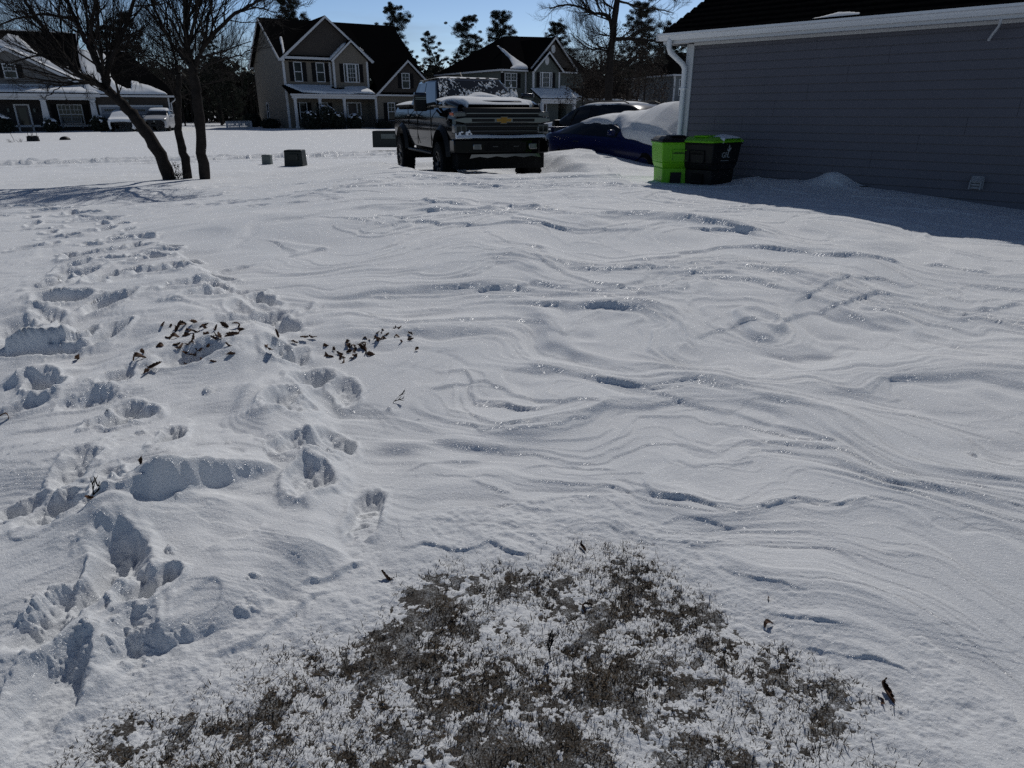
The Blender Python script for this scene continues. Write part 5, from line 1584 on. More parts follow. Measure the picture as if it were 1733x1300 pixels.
mb = MB()
for i in range(9): z = 1.075 + i * .016
mb.box(-.74, .74, -.032, -.016, 1.165, 1.19); mb.box(-.74, .74, -.032, -.016, 1.395, 1.43); mb.build('mesh_panel', M['binblack'], gr)
bw = [(-.16, .028), (-.055, .028), (-.065, .055), (.075, .055), (.058, .028), (.16, .028), (.145, -.028), (.045, -.028), (.055, -.055), (-.075, -.055), (-.058, -.028), (-.145, -.028)]
mb = MB(); mb.prism([(x, z + 1.332) for x, z in bw], -.10, -.078); em = mb.build('emblem', M['gold'], truck)
mb = MB(); mb.prism([(x * 1.09, z * 1.15 + 1.332) for x, z in bw], -.092, -.074); mb.build('emblem_rim', M['chrome'], em)
# head lamps
for s in (-1, 1):
    def X(a, b): return (min(a * s, b * s), max(a * s, b * s))
    a, b = X(.74, 1.0)
    mb = MB(); mb.box(a, b, -.03, .22, 1.075, 1.26); hl = mb.build('headlight', M['lamp'], truck, bevel=.03)
    mb = MB()
    for k in range(2): aa, bb = X(.78 + k * .10, .86 + k * .10); mb.box(aa, bb, -.037, -.028, 1.11, 1.22)
    mb.build('lens', M['glass'], hl)
    a, b = X(.74, 1.0); mb = MB(); mb.box(a, b, -.02, .25, 1.39, 1.49); h2 = mb.build('headlight', M['lamp'], truck, bevel=.02)
    a, b = X(1.0, 1.012); mb = MB(); mb.box(a, b, .06, .30, 1.42, 1.47); mb.build('side_marker', M['amber'], truck)
    # fog lamps
    a, b = X(.50, .68); mb = MB(); mb.box(a, b, -.19, -.1, .78, .90); fl = mb.build('fog_light', M['chrome'], truck, bevel=.015)
    a, b = X(.53, .65); mb = MB(); mb.box(a, b, -.197, -.188, .80, .88); mb.build('lens', M['lamp'], fl)
    # tow mirror
    cx = s * 1.24
    mb = MB(); mb.frustum((cx - .14, cx + .14, 1.78, 1.92), (cx - .13, cx + .13, 1.79, 1.90), 1.50, 1.86); mi = mb.build('mirror', M['black'], truck, bevel=.025)
    mb = MB(); mb.frustum((cx - .135, cx + .135, 1.76, 1.90), (cx - .12, cx + .12, 1.80, 1.89), 1.815, 1.875); mb.build('mirror_cap', M['chrome'], mi, bevel=.01)
    mb = MB(); mb.box(cx - .12, cx + .12, 1.772, 1.785, 1.77, 1.782); mb.box(cx - .12, cx + .12, 1.772, 1.785, 1.735, 1.747); mb.build('trim', M['chrome'], mi)
    mb = MB(); mb.bar((s * .93, 1.80, 1.66), (s * 1.14, 1.84, 1.62), .05, .06); mb.bar((s * .95, 1.80, 1.56), (s * 1.14, 1.84, 1.54), .04, .05); mb.build('mirror_arm', M['black'], mi)
    # flares
    for cy in (FA, RA):
        mb = MB()
        pts = arch(cy, RT + .10, .60, 172, 8, 18); pt2 = arch(cy, RT + .10, .69, 172, 8, 18)
        for i in range(len(pts) - 1):
            (y0, z0), (y1, z1), (y2, z2), (y3, z3) = pts[i], pts[i + 1], pt2[i + 1], pt2[i]
            xi, xo = s * .985, s * 1.08
            mb.add([(xo, y0, z0), (xo, y1, z1), (s * 1.005, y2, z2), (s * 1.005, y3, z3), (xi, y0, z0), (xi, y1, z1)], [(0, 1, 2, 3), (4, 5, 1, 0)])
        mb.build('fender_flare', M['black'], truck)
    for (y, z) in ((3.15, 1.42), (4.12, 1.42)):
        mb = MB(); mb.box(min(s * 1.0, s * 1.035), max(s * 1.0, s * 1.035), y - .11, y + .11, z - .02, z + .02); mb.build('door_handle', M['chrome'], truck, bevel=.008)
    mb = MB()
    for y in (1.95, 3.30, 4.28): mb.box(min(s * .99, s * 1.004), max(s * .99, s * 1.004), y - .006, y + .006, .78, 1.6)
    mb.build('door_gap', M['rubber'], truck)
    mb = MB(); mb.box(min(s * .86, s * 1.05), max(s * .86, s * 1.05), 1.85, 4.3, .60, .66); mb.box(min(s * .8, s * .9), max(s * .8, s * .9), 2.2, 2.3, .6, .8); mb.build('running_board', M['black'], truck, bevel=.02)
    for cy in (FA, RA): wheel(truck, s * .95, cy, RT, .33, s, M['dkchrome'])
# bumper
mb = MB(); mb.prism([(-1.03, .30), (-1.02, .0), (-.82, -.14), (-.5, -.18), (.5, -.18), (.82, -.14), (1.02, .0), (1.03, .30)], .70, .98, 'z'); bp = mb.build('bumper', M['paint_black'], truck, bevel=.03)
mb = MB(); mb.box(-.44, .44, -.186, -.17, .76, .93)
for k in range(4): pass
mb.build('intake', M['rubber'], bp)
mb = MB()
for s in (-1, 1):
    mb = MB(); mb.box(s * .36 - .015, s * .36 + .015, -.194, -.186, .80, .90); mb.build('tow_hook', M['rubber'], bp)
    mb = MB(); mb.box(s * .22 - .055, s * .22 + .055, -.194, -.186, .835, .85); mb.build('tow_slot', M['dkchrome'], bp)
mb = MB(); mb.prism([(-.76, .625), (-.72, .70), (.72, .70), (.76, .625), (.55, .655), (.38, .63), (.2, .66), (0, .632), (-.2, .66), (-.38, .63), (-.55, .655)], -.195, -.10); mb.build('skid_plate', M['chrome'], bp)
mb = MB(); mb.box(-.93, .93, .05, .5, .40, .72); mb.box(-.75, .75, .92, 1.12, .36, .52); mb.box(-.75, .75, 4.96, 5.16, .36, .54); mb.box(-.5, .5, 1.3, 5.8, .55, .78); mb.lathe([(.16, -.16), (.2, 0), (.16, .16)], (.2, RA, .44), (1, 0, 0), 16); mb.build('chassis_and_shade_fill', M['rubber'], truck)  # axles and frame; wide front box is dark fill for shade under the bumper
mb = MB(); mb.box(-.95, .95, 4.32, 6.06, 1.60, 1.635); mb.build('bed_cover', M['rubber'], truck)
# snow on the truck
snow_patch(truck, (-.98, .16, 1.60), (.98, .16, 1.60), (-.98, 1.50, 1.70), lambda u, v: .42 - .55 * sst(.25, .0, v) * (1.15 - 1.3 * np.exp(-((u - .5) / .33) ** 2)) - .9 * sst(.86, 1.0, u) * sst(.6, .2, v) - 1.0 * sst(.17, .02, u) * sst(.9, .2, v), .135, 110, 70, 'bonnet_snow', 21)
A, B, D = Vector(cb[0]), Vector(cb[1]), Vector(ct[0])
nW = (B - A).cross(D - A).normalized() * .012
snow_patch(truck, A + nW + Vector((.06, 0, 0)), B + nW - Vector((.06, 0, 0)), D + nW + Vector((-.16, 0, 0)), lambda u, v: .30 - .62 * v * 1.6 + .30 * np.exp(-((u - .55) / .22) ** 2) - .14, .16, 90, 50, 'windshield_snow', 22)
uu = lambda u, v: (.38 * noise(u * 6 + 2, v * 4, 433) + .50 * noise(u * 44 + v * 12, v * 15 - u * 9, 431) + .45 * noise(u * 120 + v * 30, v * 50 - u * 14, 432) - .15 - .25 * sst(.4, .8, u) * sst(.3, .6, v) - .5 * sst(.62, .8, u) * sst(.45, .7, v) + .10 * sst(.6, .0, u) - .05) * .22
snow_patch(truck, A + nW + Vector((.06, 0, .02)), B + nW - Vector((.06, 0, -.02)), D + nW + Vector((.02, 0, 0)), uu, .022, 240, 130, 'frost_specks', 23)['kind'] = 'stuff'
snow_patch(truck, (-.74, 2.32, 2.175), (.74, 2.32, 2.175), (-.74, 4.0, 2.175), lambda u, v: .30 - .22 * sst(.1, 0, v), .05, 60, 50, 'roof_snow', 24)
snow_patch(truck, (-.96, 4.34, 1.635), (.96, 4.34, 1.635), (-.96, 6.05, 1.635), lambda u, v: .5 + 0 * u, .12, 50, 40, 'bed_snow', 25)
snow_patch(truck, (-.98, -.13, .985), (.98, -.13, .985), (-.98, .06, 1.03), lambda u, v: .20 - .35 * sst(.93, 1, u) + .1 * sst(.15, 0, u), .10, 90, 16, 'bumper_snow', 26)
snow_patch(truck, (-1.0, -.045, .99), (-.66, -.045, .99), (-1.0, -.04, 1.16), lambda u, v: .10 - .24 * v + .10 * noise(u * 7, v * 4, 441), .05, 60, 40, 'headlight_snow', 27)


# ================================================================== lofted cars
def car_loft(st, n_sub=4):
    """st rows: y, zb, zbelt, wbelt, ztop, wtop -> smooth half-ring grid (rows along y, columns round the section)."""
    st = np.array(st, float)
    s0 = np.linspace(0, 1, len(st)); s1 = np.linspace(0, 1, (len(st) - 1) * n_sub + 1)
    # monotone-ish interpolation: linear then smoothed
    I = np.stack([np.interp(s1, s0, st[:, k]) for k in range(st.shape[1])], 1)
    for _ in range(2):
        I[1:-1] = I[1:-1] * .5 + (I[:-2] + I[2:]) * .25
    y, zb, zs, w, zt, wt = I.T
    cols = [(w * .90, zb), (w * .97, zb + .08 * (zs - zb)), (w, zb + .35 * (zs - zb)), (w * 1.005, zb + .62 * (zs - zb)), (w * .985, zb + .92 * (zs - zb)), (w * .955, zs),
            (w * .955 + (wt - w * .955) * .33, zs + (zt - zs) * .36), (w * .955 + (wt - w * .955) * .68, zs + (zt - zs) * .72), (wt, zs + (zt - zs) * .93), (wt * .86, zt - .006), (wt * .45, zt + .012), (wt * 0, zt + .018)]
    G = np.stack([np.stack([c[0], y, c[1]], -1) for c in cols], 1)
    Lh = G.copy(); Rh = G[:, ::-1][:, 1:].copy()
    Lh[..., 0] *= -1
    return np.concatenate([Lh, Rh], 1)       # columns 0..11 left, 11 centre, ..22 right


def car_patch(parent, G, r0, r1, c0, c1, m, name, off=.006):
    n = np.cross(np.gradient(G, axis=1), np.gradient(G, axis=0)); n /= np.linalg.norm(n, axis=2)[..., None] + 1e-9
    if n[len(n) // 2, G.shape[1] // 2, 2] < 0: n = -n
    return grid_mesh(name, (G + n * off)[r0:r1 + 1, c0:c1 + 1], m, parent)


def car_snow(parent, G, fn, T, name='snow_cover', seed=0, sub=4):
    r, c = G.shape[:2]
    ri = np.linspace(0, r - 1, (r - 1) * sub + 1); ci = np.linspace(0, c - 1, (c - 1) * sub + 1)
    def up(A):
        a0 = np.floor(ri).astype(int).clip(0, r - 2); fa = (ri - a0)[:, None, None]
        B = A[a0] * (1 - fa) + A[a0 + 1] * fa
        b0 = np.floor(ci).astype(int).clip(0, c - 2); fb = (ci - b0)[None, :, None]
        return B[:, b0] * (1 - fb) + B[:, b0 + 1] * fb
    P = up(G)
    n = np.cross(np.gradient(P, axis=1), np.gradient(P, axis=0)); n /= np.linalg.norm(n, axis=2)[..., None] + 1e-9
    if n[len(n) // 2, n.shape[1] // 2, 2] < 0: n = -n
    f = fn(P[..., 0], P[..., 1], P[..., 2]); f = f + .04 * fbm(P[..., 1] * 3 + seed, P[..., 0] * 3, 601 + seed, 3)
    t = T(P[..., 0], P[..., 1]) if callable(T) else T
    h = np.where(f > 0, t * np.sqrt(np.clip(f / .25, 0, 1)), -.03)
    Q = P + n * h[..., None] * np.array([.5, .5, 1.0])
    Q[..., 2] += np.where(f > 0, .006 * fbm(P[..., 1] * 4, P[..., 0] * 9, 611, 3) + .006 * terr(fbm(P[..., 1] * 1.4, P[..., 0] * 1.4, 612, 2), 9, .3), 0)
    k = f > 0
    keep = k[:-1, :-1] | k[1:, :-1] | k[:-1, 1:] | k[1:, 1:]
    return grid_mesh(name, Q, M['roofsnow'], parent, keep)


# ---- blue coupe half buried under a drift
coupe = empty('blue_coupe', (4.25, 16.35, .12), R(38), 'dark blue coupe half buried under a thick snow drift', 'car')
st = [(0, .35, .55, .62, .60, .5), (.06, .25, .62, .80, .68, .62), (.5, .2, .74, .90, .82, .74), (1.0, .2, .84, .92, .92, .78), (1.45, .2, .90, .92, .98, .78), (1.9, .2, .93, .92, 1.16, .68), (2.35, .2, .95, .92, 1.30, .60), (2.75, .2, .96, .92, 1.345, .57), (3.2, .2, .98, .925, 1.30, .57), (3.7, .22, .98, .92, 1.16, .62), (4.1, .25, .98, .90, 1.03, .70), (4.4, .3, .95, .84, .99, .72), (4.52, .45, .85, .74, .90, .66)]
G = car_loft(st); cg = grid_mesh('body', G, M['paint_blue'], coupe)
car_patch(coupe, G, 19, 37, 5, 8, M['glass'], 'side_window'); car_patch(coupe, G, 19, 37, 14, 17, M['glass'], 'side_window'); car_patch(coupe, G, 17, 24, 9, 13, M['glass'], 'windshield'); car_patch(coupe, G, 32, 40, 9, 13, M['glass'], 'rear_window')
mb = MB(); mb.prism([(-.80, 4.30), (.80, 4.30), (.74, 4.56), (-.74, 4.56)], 1.10, 1.135, 'z'); mb.box(-.6, -.56, 4.36, 4.46, .98, 1.11); mb.box(.56, .6, 4.36, 4.46, .98, 1.11); mb.build('spoiler', M['paint_blue'], coupe, bevel=.012)
for s in (-1, 1):
    mb = MB(); mb.frustum((s * 1.02 - .10, s * 1.02 + .10, 1.72, 1.86), (s * 1.02 - .08, s * 1.02 + .08, 1.75, 1.85), .98, 1.11); mi = mb.build('mirror', M['paint_blue'], coupe, bevel=.03)
    mb = MB(); mb.bar((s * .86, 1.78, 1.0), (s * .96, 1.8, 1.03), .04); mb.build('mirror_arm', M['black'], mi)
    mb = MB(); mb.box(min(s * .915, s * .94), max(s * .915, s * .94), 3.02, 3.2, .80, .83); mb.build('door_handle', M['chrome'], coupe, bevel=.008)
    for cy in (.85, 3.7): wheel(coupe, s * .80, cy, .33, .24, s, M['dkchrome'], False)
    mb = MB(); mb.box(min(s * .5, s * .8), max(s * .5, s * .8), 4.50, 4.55, .72, .84); mb.build('tail_light', M['red'], coupe, bevel=.01)
    mb = MB(); mb.box(min(s * .5, s * .78), max(s * .5, s * .78), .02, .2, .58, .68); mb.build('headlight', M['lamp'], coupe, bevel=.02)
def _cf(x, y, z):
    roof = (z - 1.22) * 1.3 - .6 * sst(3.5, 4.0, y)
    bon = np.minimum(.9 - .0 * y, (x + .86 - .30 * sst(1.45, 2.1, y)) * 1.4) + 0 * z
    return np.maximum(np.where(y > 2.0, roof, -1), bon - 2.2 * sst(2.15, 3.0, y)) - 2 * (x < -.62) * (z < .75) - 1.5 * (z < .60)
def _ct(x, y):
    return (.045 + np.interp(y, [0, .5, 1.0, 1.5, 1.9, 2.3, 2.8, 3.2], [.46, .72, .77, .66, .36, .19, .10, .03]) * (.30 + .70 * sst(-.95, .35, x)))
car_snow(coupe, G, _cf, _ct, seed=1)
coupe_drift = None

# ---- dark sport utility vehicle behind it
suv = empty('dark_suv', (1.35, 24.9, .12), R(217), 'black sport utility vehicle with frosted roof parked behind the blue coupe', 'car')
st = [(0, .4, .75, .72, .82, .6), (.08, .3, .9, .88, 1.0, .72), (.6, .25, 1.02, .96, 1.10, .82), (1.15, .25, 1.06, .97, 1.15, .84), (1.6, .25, 1.08, .97, 1.45, .74), (2.05, .25, 1.09, .97, 1.68, .68), (2.7, .25, 1.10, .97, 1.74, .68), (3.5, .25, 1.11, .97, 1.74, .68), (4.3, .25, 1.12, .96, 1.70, .68), (4.75, .3, 1.10, .94, 1.52, .68), (4.95, .45, 1.0, .88, 1.15, .72)]
G = car_loft(st); grid_mesh('body', G, M['paint_dark'], suv)
for a, b in ((17, 24), (26, 33)):
    car_patch(suv, G, a, b, 6, 8, M['glass'], 'side_window'); car_patch(suv, G, a, b, 14, 16, M['glass'], 'side_window')
car_patch(suv, G, 34, 37, 14, 16, M['glass'], 'side_window'); car_patch(suv, G, 13, 18, 9, 13, M['glass'], 'windshield')
for s in (-1, 1):
    mb = MB(); mb.frustum((s * 1.09 - .12, s * 1.09 + .12, 1.42, 1.58), (s * 1.09 - .10, s * 1.09 + .10, 1.45, 1.56), 1.08, 1.27); mi = mb.build('mirror', M['black'], suv, bevel=.03)
    mb = MB(); mb.bar((s * .9, 1.5, 1.12), (s * 1.0, 1.5, 1.14), .05); mb.build('mirror_arm', M['black'], mi)
    mb = MB(); mb.tube([(s * .66, 2.1, 1.73), (s * .66, 2.3, 1.79), (s * .66, 4.0, 1.79), (s * .66, 4.2, 1.73)], .018, 8); mb.build('roof_rail', M['black'], suv)
    mb = MB(); mb.bar((s * .915, 1.95, 1.10), (s * .775, 2.1, 1.62), .03); mb.build('pillar_trim', M['chrome'], suv)
    for cy in (.95, 3.9): wheel(suv, s * .84, cy, .37, .25, s, M['dkchrome'], False)
    mb = MB(); mb.box(min(s * .55, s * .85), max(s * .55, s * .85), .02, .3, .78, .92); mb.build('headlight', M['lamp'], suv, bevel=.02)
car_snow(suv, G, lambda x, y, z: (z - 1.70) * 3 + .03 - .2 * sst(3.6, 4.2, y), .05, 'roof_snow', 2)
car_snow(suv, G, lambda x, y, z: np.where(y < 1.25, (z - .98) * 2.0, -.3), .07, 'bonnet_snow', 3)

# ---- two cars before the bungalow garage
p = at_local(H1, 4.35, -3.6)
van = empty('white_crossover', (p.x, p.y, .22), R(14), 'pale silver crossover with snow on its roof parked before the bungalow garage', 'car', 'cars at the bungalow garage')
st = [(0, .35, .72, .72, .80, .6), (.08, .28, .85, .84, .95, .70), (.55, .25, .98, .90, 1.05, .80), (1.0, .25, 1.02, .91, 1.12, .80), (1.5, .25, 1.05, .91, 1.42, .70), (1.95, .25, 1.06, .91, 1.62, .64), (2.6, .25, 1.07, .91, 1.68, .64), (3.4, .25, 1.08, .91, 1.66, .64), (4.1, .3, 1.06, .89, 1.5, .64), (4.4, .45, .98, .84, 1.1, .7)]
G = car_loft(st); grid_mesh('body', G, M['paint_silver'], van)
car_patch(van, G, 13, 18, 8, 14, M['glass'], 'windshield')
for a, b in ((16, 22), (24, 30)): car_patch(van, G, a, b, 6, 8, M['glass'], 'side_window'); car_patch(van, G, a, b, 14, 16, M['glass'], 'side_window')
mb = MB(); mb.prism([(-.55, .86), (.55, .86), (.48, .62), (-.48, .62)], -.03, .1); g_ = mb.build('grille', M['black'], van, bevel=.01)
mb = MB(); mb.lathe([(.06, 0), (.06, .012)], (0, -.03, .75), (0, -1, 0), 16); mb.build('emblem', M['chrome'], g_)
mb = MB(); mb.box(-.6, .6, -.03, .1, .38, .55); mb.build('lower_intake', M['black'], van, bevel=.01)
for s in (-1, 1):
    mb = MB(); mb.prism([(s * .58, .86), (s * .84, .92), (s * .82, .80), (s * .58, .74)], .0, .3); mb.build('headlight', M['lamp'], van)
    mb = MB(); mb.frustum((s * 1.0 - .1, s * 1.0 + .1, 1.4, 1.52), (s * 1.0 - .08, s * 1.0 + .08, 1.42, 1.51), 1.05, 1.2); mi = mb.build('mirror', M['paint_silver'], van, bevel=.03)
    mb = MB(); mb.bar((s * .84, 1.46, 1.08), (s * .94, 1.46, 1.1), .05); mb.build('mirror_arm', M['black'], mi)
    for cy in (.85, 3.5): wheel(van, s * .79, cy, .34, .22, s, M['dkchrome'], False)
car_snow(van, G, lambda x, y, z: (z - 1.56) * 2.5 + .1, .08, 'roof_snow', 4)
p = at_local(H1, 2.05, -3.3)
cov = empty('snowed_in_car', (p.x, p.y, .2), R(20), 'car wholly under grey shaded snow left of the pale crossover', 'car', 'cars at the bungalow garage')
st2 = [(y, zb, zs * .97, w * 1.02, zt * .90, wt * 1.1) for (y, zb, zs, w, zt, wt) in st]
G = car_loft(st2); grid_mesh('body', G, M['paint_silver'], cov)
car_snow(cov, G, lambda x, y, z: .5 + 0 * x, lambda x, y: .07 + .03 * np.cos(y * 3), 'snow_cover', 5)
for s in (-1, 1):
    for cy in (.85, 3.5): wheel(cov, s * .79, cy, .34, .22, s, M['dkchrome'], False)
# ------------------------------------------------------------------ wheeled bins
def bin_(name, loc, rz, body_m, lid_m, label, dark):
    root = empty(name, loc, rz, label, 'rubbish bin', 'wheeled bins at the house corner')
    # local: front faces -y
    w0, w1, d0, d1 = .25, .315, .28, .37
    mb = MB()
    mb.frustum((-.235, .235, -.24, .30), (-.258, .258, -.285, .345), 0.0, .60)
    mb.frustum((-.258, .258, -.285, .345), (-.296, .296, -.35, .36), .60, .70)
    mb.frustum((-.296, .296, -.35, .36), (-.318, .318, -.38, .39), .70, 1.02)
    mb.frustum((-.335, .335, -.40, .41), (-.335, .335, -.40, .41), 1.0, 1.035)
    mb.build('body', body_m, root, bevel=.022, seg=3)
    # raised frames round the front recess panels
    mb = MB()
    yf = -.352
    mb.box(-.14, .16, yf - .045, yf + .05, .895, .912); mb.box(-.14, -.125, yf - .035, yf + .05, .72, .895); mb.box(.145, .16, yf - .035, yf + .05, .72, .895)
    mb.build('panel_frame', body_m, root, bevel=.006)
    mb = MB(); mb.box(-.10, .10, -.31, -.25, .34, .53); p = mb.build('handle_pocket', M['black'] if not dark else M['rubber'], root)
    mb = MB(); mb.tube([(-.10, -.305, .40), (.10, -.305, .40)], .012, 8); mb.build('grip_bar', M['dkchrome'], p)
    mb = MB(); mb.box(-.11, .11, -.381, -.36, .845, .855) ; mb.box(-.09, .09, -.379, -.36, .865, .872); mb.build('moulded_mark', M['black'] if not dark else M['rubber'], root)
    # lid
    mb = MB(); mb.frustum((-.345, .345, -.43, .42), (-.335, .335, -.41, .41), 1.035, 1.075); mb.frustum((-.32, .32, -.38, .40), (-.24, .24, -.27, .34), 1.075, 1.125)
    lid = mb.build('lid', lid_m, root, bevel=.018, seg=3)
    mb = MB(); mb.box(-.13, .13, -.30, .10, 1.12, 1.145); mb.build('lid_ridge', lid_m, lid, bevel=.015)
    mb = MB(); mb.tube([(-.24, .40, 1.04), (-.24, .50, 1.03), (.24, .50, 1.03), (.24, .40, 1.04)], .016, 8); mb.build('handle', body_m, root)
    for s in (-1, 1):
        mb = MB(); mb.lathe([(.06, -.03), (.13, -.03), (.14, 0), (.13, .03), (.06, .03)], (s * .285, .33, .13), (1, 0, 0), 24); mb.build('wheel', M['rubber'], root)
    return root


bg_ = lambda x, y: gh(x, y)
b1 = bin_('wheeled_bin', (2.82, 12.62, .12), R(4), M['lime'], M['binblack'], 'lime green wheeled bin with black lid', False)
b2 = bin_('wheeled_bin', (3.40, 12.36, .10), R(-50), M['binblack'], M['lime'], 'black wheeled bin with lime green lid and white lettering', True)
snow_patch(b2, (-.34, -.40, 1.08), (.34, -.40, 1.08), (-.34, .41, 1.08), lambda u, v: .20 - .55 * np.hypot((u - .72) * .9, (v - .62)), .10, 40, 40, 'lid_snow', 31)


def text(parent, s, size, M4, m, name='lettering', th=.002):
    cu = bpy.data.curves.new(name, 'FONT'); cu.body = s; cu.size = size; cu.extrude = th; cu.align_x = 'CENTER'; cu.resolution_u = 3
    tmp = bpy.data.objects.new('tmp', cu); COL.objects.link(tmp); bpy.context.view_layer.update()
    dg = bpy.context.evaluated_depsgraph_get(); me = bpy.data.meshes.new_from_object(tmp.evaluated_get(dg))
    bpy.data.objects.remove(tmp)
    me.transform(M4); me.materials.clear(); me.materials.append(m)
    o = bpy.data.objects.new(name, me); COL.objects.link(o); o.parent = parent
    return o


b2.scale = (1.06, 1.06, 1.0); b1.scale = (.92, .92, .98)
# logo on the bin's right side (faces +x): letters read along +y
ML = Matrix.Translation((.3115, -.02, .80)) @ Matrix(((0, 0, 1, 0), (1, 0, 0, 0), (0, 1, 0, 0), (0, 0, 0, 1)))
text(b2, 'GF', .125, ML @ Matrix.Translation((-.035, -.005, 0)), M['logo'])
mb = MB()
def leafshape(cx, cz, ang, l, w):
    pts = []
    for i in range(10):
        t = i / 9 * PI; pts.append((l * (.5 - .5 * math.cos(t)), w * math.sin(t)))
    for i in range(8, 0, -1):
        t = i / 9 * PI; pts.append((l * (.5 - .5 * math.cos(t)), -w * math.sin(t)))
    c, s = math.cos(ang), math.sin(ang)
    return [(cx + a * c - b * s, cz + a * s + b * c) for a, b in pts]


for cx, cz, an, l, w in ((.055, .93, R(95), .07, .014), (.05, .90, R(45), .075, .014), (.05, .895, R(140), .06, .013)): mb.prism(leafshape(cx, cz, an, l, w), .300, .3175, 'x')
mb.bar((.309, .03, .805), (.316, .053, .93), .010, .010); mb.bar((.309, .03, .802), (.309, .085, .802), .010, .010); mb.box(.296, .306, -.12, .08, .745, .752)
mb.build('emblem', M['logo'], b2)

# ------------------------------------------------------------------ utility boxes and yard things
def util_box(name, px0, px1, ptop, pbase, Y, depth, m, label, cat, slope=.12, panel=True, rz=0.0):
    a = aty(px0, pbase, Y); b = aty(px1, pbase, Y); t = aty(px0, ptop, Y)
    w = (b.x - a.x); h = t.z - a.z + .25
    root = empty(name, ((a.x + b.x) / 2, Y, a.z - .25), rz, label, cat)
    mb = MB(); mb.frustum((-w / 2, w / 2, 0, depth), (-w / 2 * (1 - slope), w / 2 * (1 - slope), slope * .4, depth), 0, h); mb.build('cabinet', m, root, bevel=.015)
    mb = MB(); mb.frustum((-w / 2 * (1 - slope) - .015, w / 2 * (1 - slope) + .015, slope * .4 - .02, depth + .01), (-w / 2 * (1 - slope) * .97, w / 2 * (1 - slope) * .97, slope * .4 + .01, depth - .02), h - .03, h + .025); mb.build('lid', m, root, bevel=.01)
    if panel:
        mb = MB(); f = slope * .4 * .6
        mb.box(-w * .2, w * .26, f - .035, f + .02, h * .55, h * .86); mb.build('panel', M['pedestal'] if panel == 2 else m, root, bevel=.008)
        mb = MB(); mb.box(w * .2, w * .235, f - .05, f - .03, h * .66, h * .74); mb.build('latch', M['dkchrome'], root)
    return root


util_box('utility_box', 480, 513, 255, 277, 21.5, .5, M['utility'], 'squat dark green utility box standing in the snow left of the pickup', 'utility box')
util_box('utility_pedestal', 442, 458, 263, 274.5, 22.2, .25, M['pedestal'], 'small grey green pedestal left of the dark green utility box', 'utility box', panel=False)
util_box('transformer_box', 630, 682, 222, 238, 30, .9, M['utility'], 'green transformer box in the far yard right behind the pickup tail', 'utility box', slope=.03, panel=2)


def yd(px, py, z=.14): x, y = gz(px, py, z); return (x, y, gh(x, y) - .03)


for k, (px, lab) in enumerate(((52.5, 'black garden lantern with a wire handle, left one of the pair in the snow'), (61, 'black garden lantern with a wire handle, right one of the pair in the snow'))):
    r = empty('garden_lantern', yd(px, 237), .3 * k, lab, 'lantern', 'garden lanterns in the bungalow yard')
    mb = MB(); mb.frustum((-.16, .16, -.16, .16), (-.13, .13, -.13, .13), 0, .26); mb.frustum((-.17, .17, -.17, .17), (-.06, .06, -.06, .06), .26, .33); mb.build('case', M['black'], r, bevel=.01)
    mb = MB(); mb.tube([(-.1, 0, .3), (-.1, 0, .48), (-.05, 0, .56), (.05, 0, .56), (.1, 0, .48), (.1, 0, .3)], .014, 6); mb.build('handle', M['black'], r)
r = empty('garden_dome', yd(110, 235), 0, 'dark dome of a half buried garden globe in the bungalow yard', 'garden ornament')
mb = MB(); mb.lathe([(.30, -.1), (.29, .05), (.24, .15), (.14, .21), (.02, .23)], (0, 0, 0), n=24); mb.build('shell', M['black'], r, smooth=True)
mb = MB(); mb.lathe([(.32, -.02), (.32, .02)], (0, 0, .0), n=24); mb.build('rim', M['dkchrome'], r)
r = empty('garden_stake', yd(24, 238), 0, 'thin leaning garden stake in the snow at far left', 'stake')
mb = MB(); mb.tube([(.05, 0, -.2), (-.02, 0, .2), (-.12, 0, .5)], .012, 6); mb.build('rod', M['wood'], r); mb = MB(); mb.lathe([(.02, -.03), (.03, 0), (.02, .03)], (-.12, 0, .5), n=8); mb.build('cap', M['black'], r)
for k, (px, py) in enumerate(((16, 239), (34, 238.5))):
    r = empty('dead_weed', yd(px, py), 0, ('dark tuft of dead weed at the far left of the yard', 'dark tuft of dead weed right of the garden stake')[k], 'weed', 'dead weeds in the snow')
    rs = np.random.RandomState(90 + k); T = Tubes()
    for q in range(8): grow(rs, T, (rs.normal(0, .06), 0, 0), (rs.normal(0, .7), rs.normal(0, .3), .6), .22, .008, 1, 2, kids=3)
    T.build('stems', M['twig'], r)
# porch bench
r = empty('porch_bench', at_local(H1, -1.45, .75, .45), R(27), 'blue grey slatted bench under the bungalow window', 'bench')
mb = MB()
for k in range(3): mb.box(-.7, .7, -.25 + k * .16, -.12 + k * .16, .40, .43)
mb.build('seat', M['bluegrey'], r)
mb = MB(); mb.box(-.7, .7, .24, .27, .80, .86); mb.box(-.7, .7, .24, .27, .46, .51)
for k in range(12): mb.box(-.66 + k * .115, -.62 + k * .115, .245, .265, .51, .80)
mb.build('backrest', M['bluegrey'], r)
for s in (-1, 1):
    for y in (-.2, .24): mb = MB(); mb.box(s * .68 - .03, s * .68 + .03, y - .02, y + .03, 0, .62 if y < 0 else .86); mb.build('leg', M['bluegrey'], r)
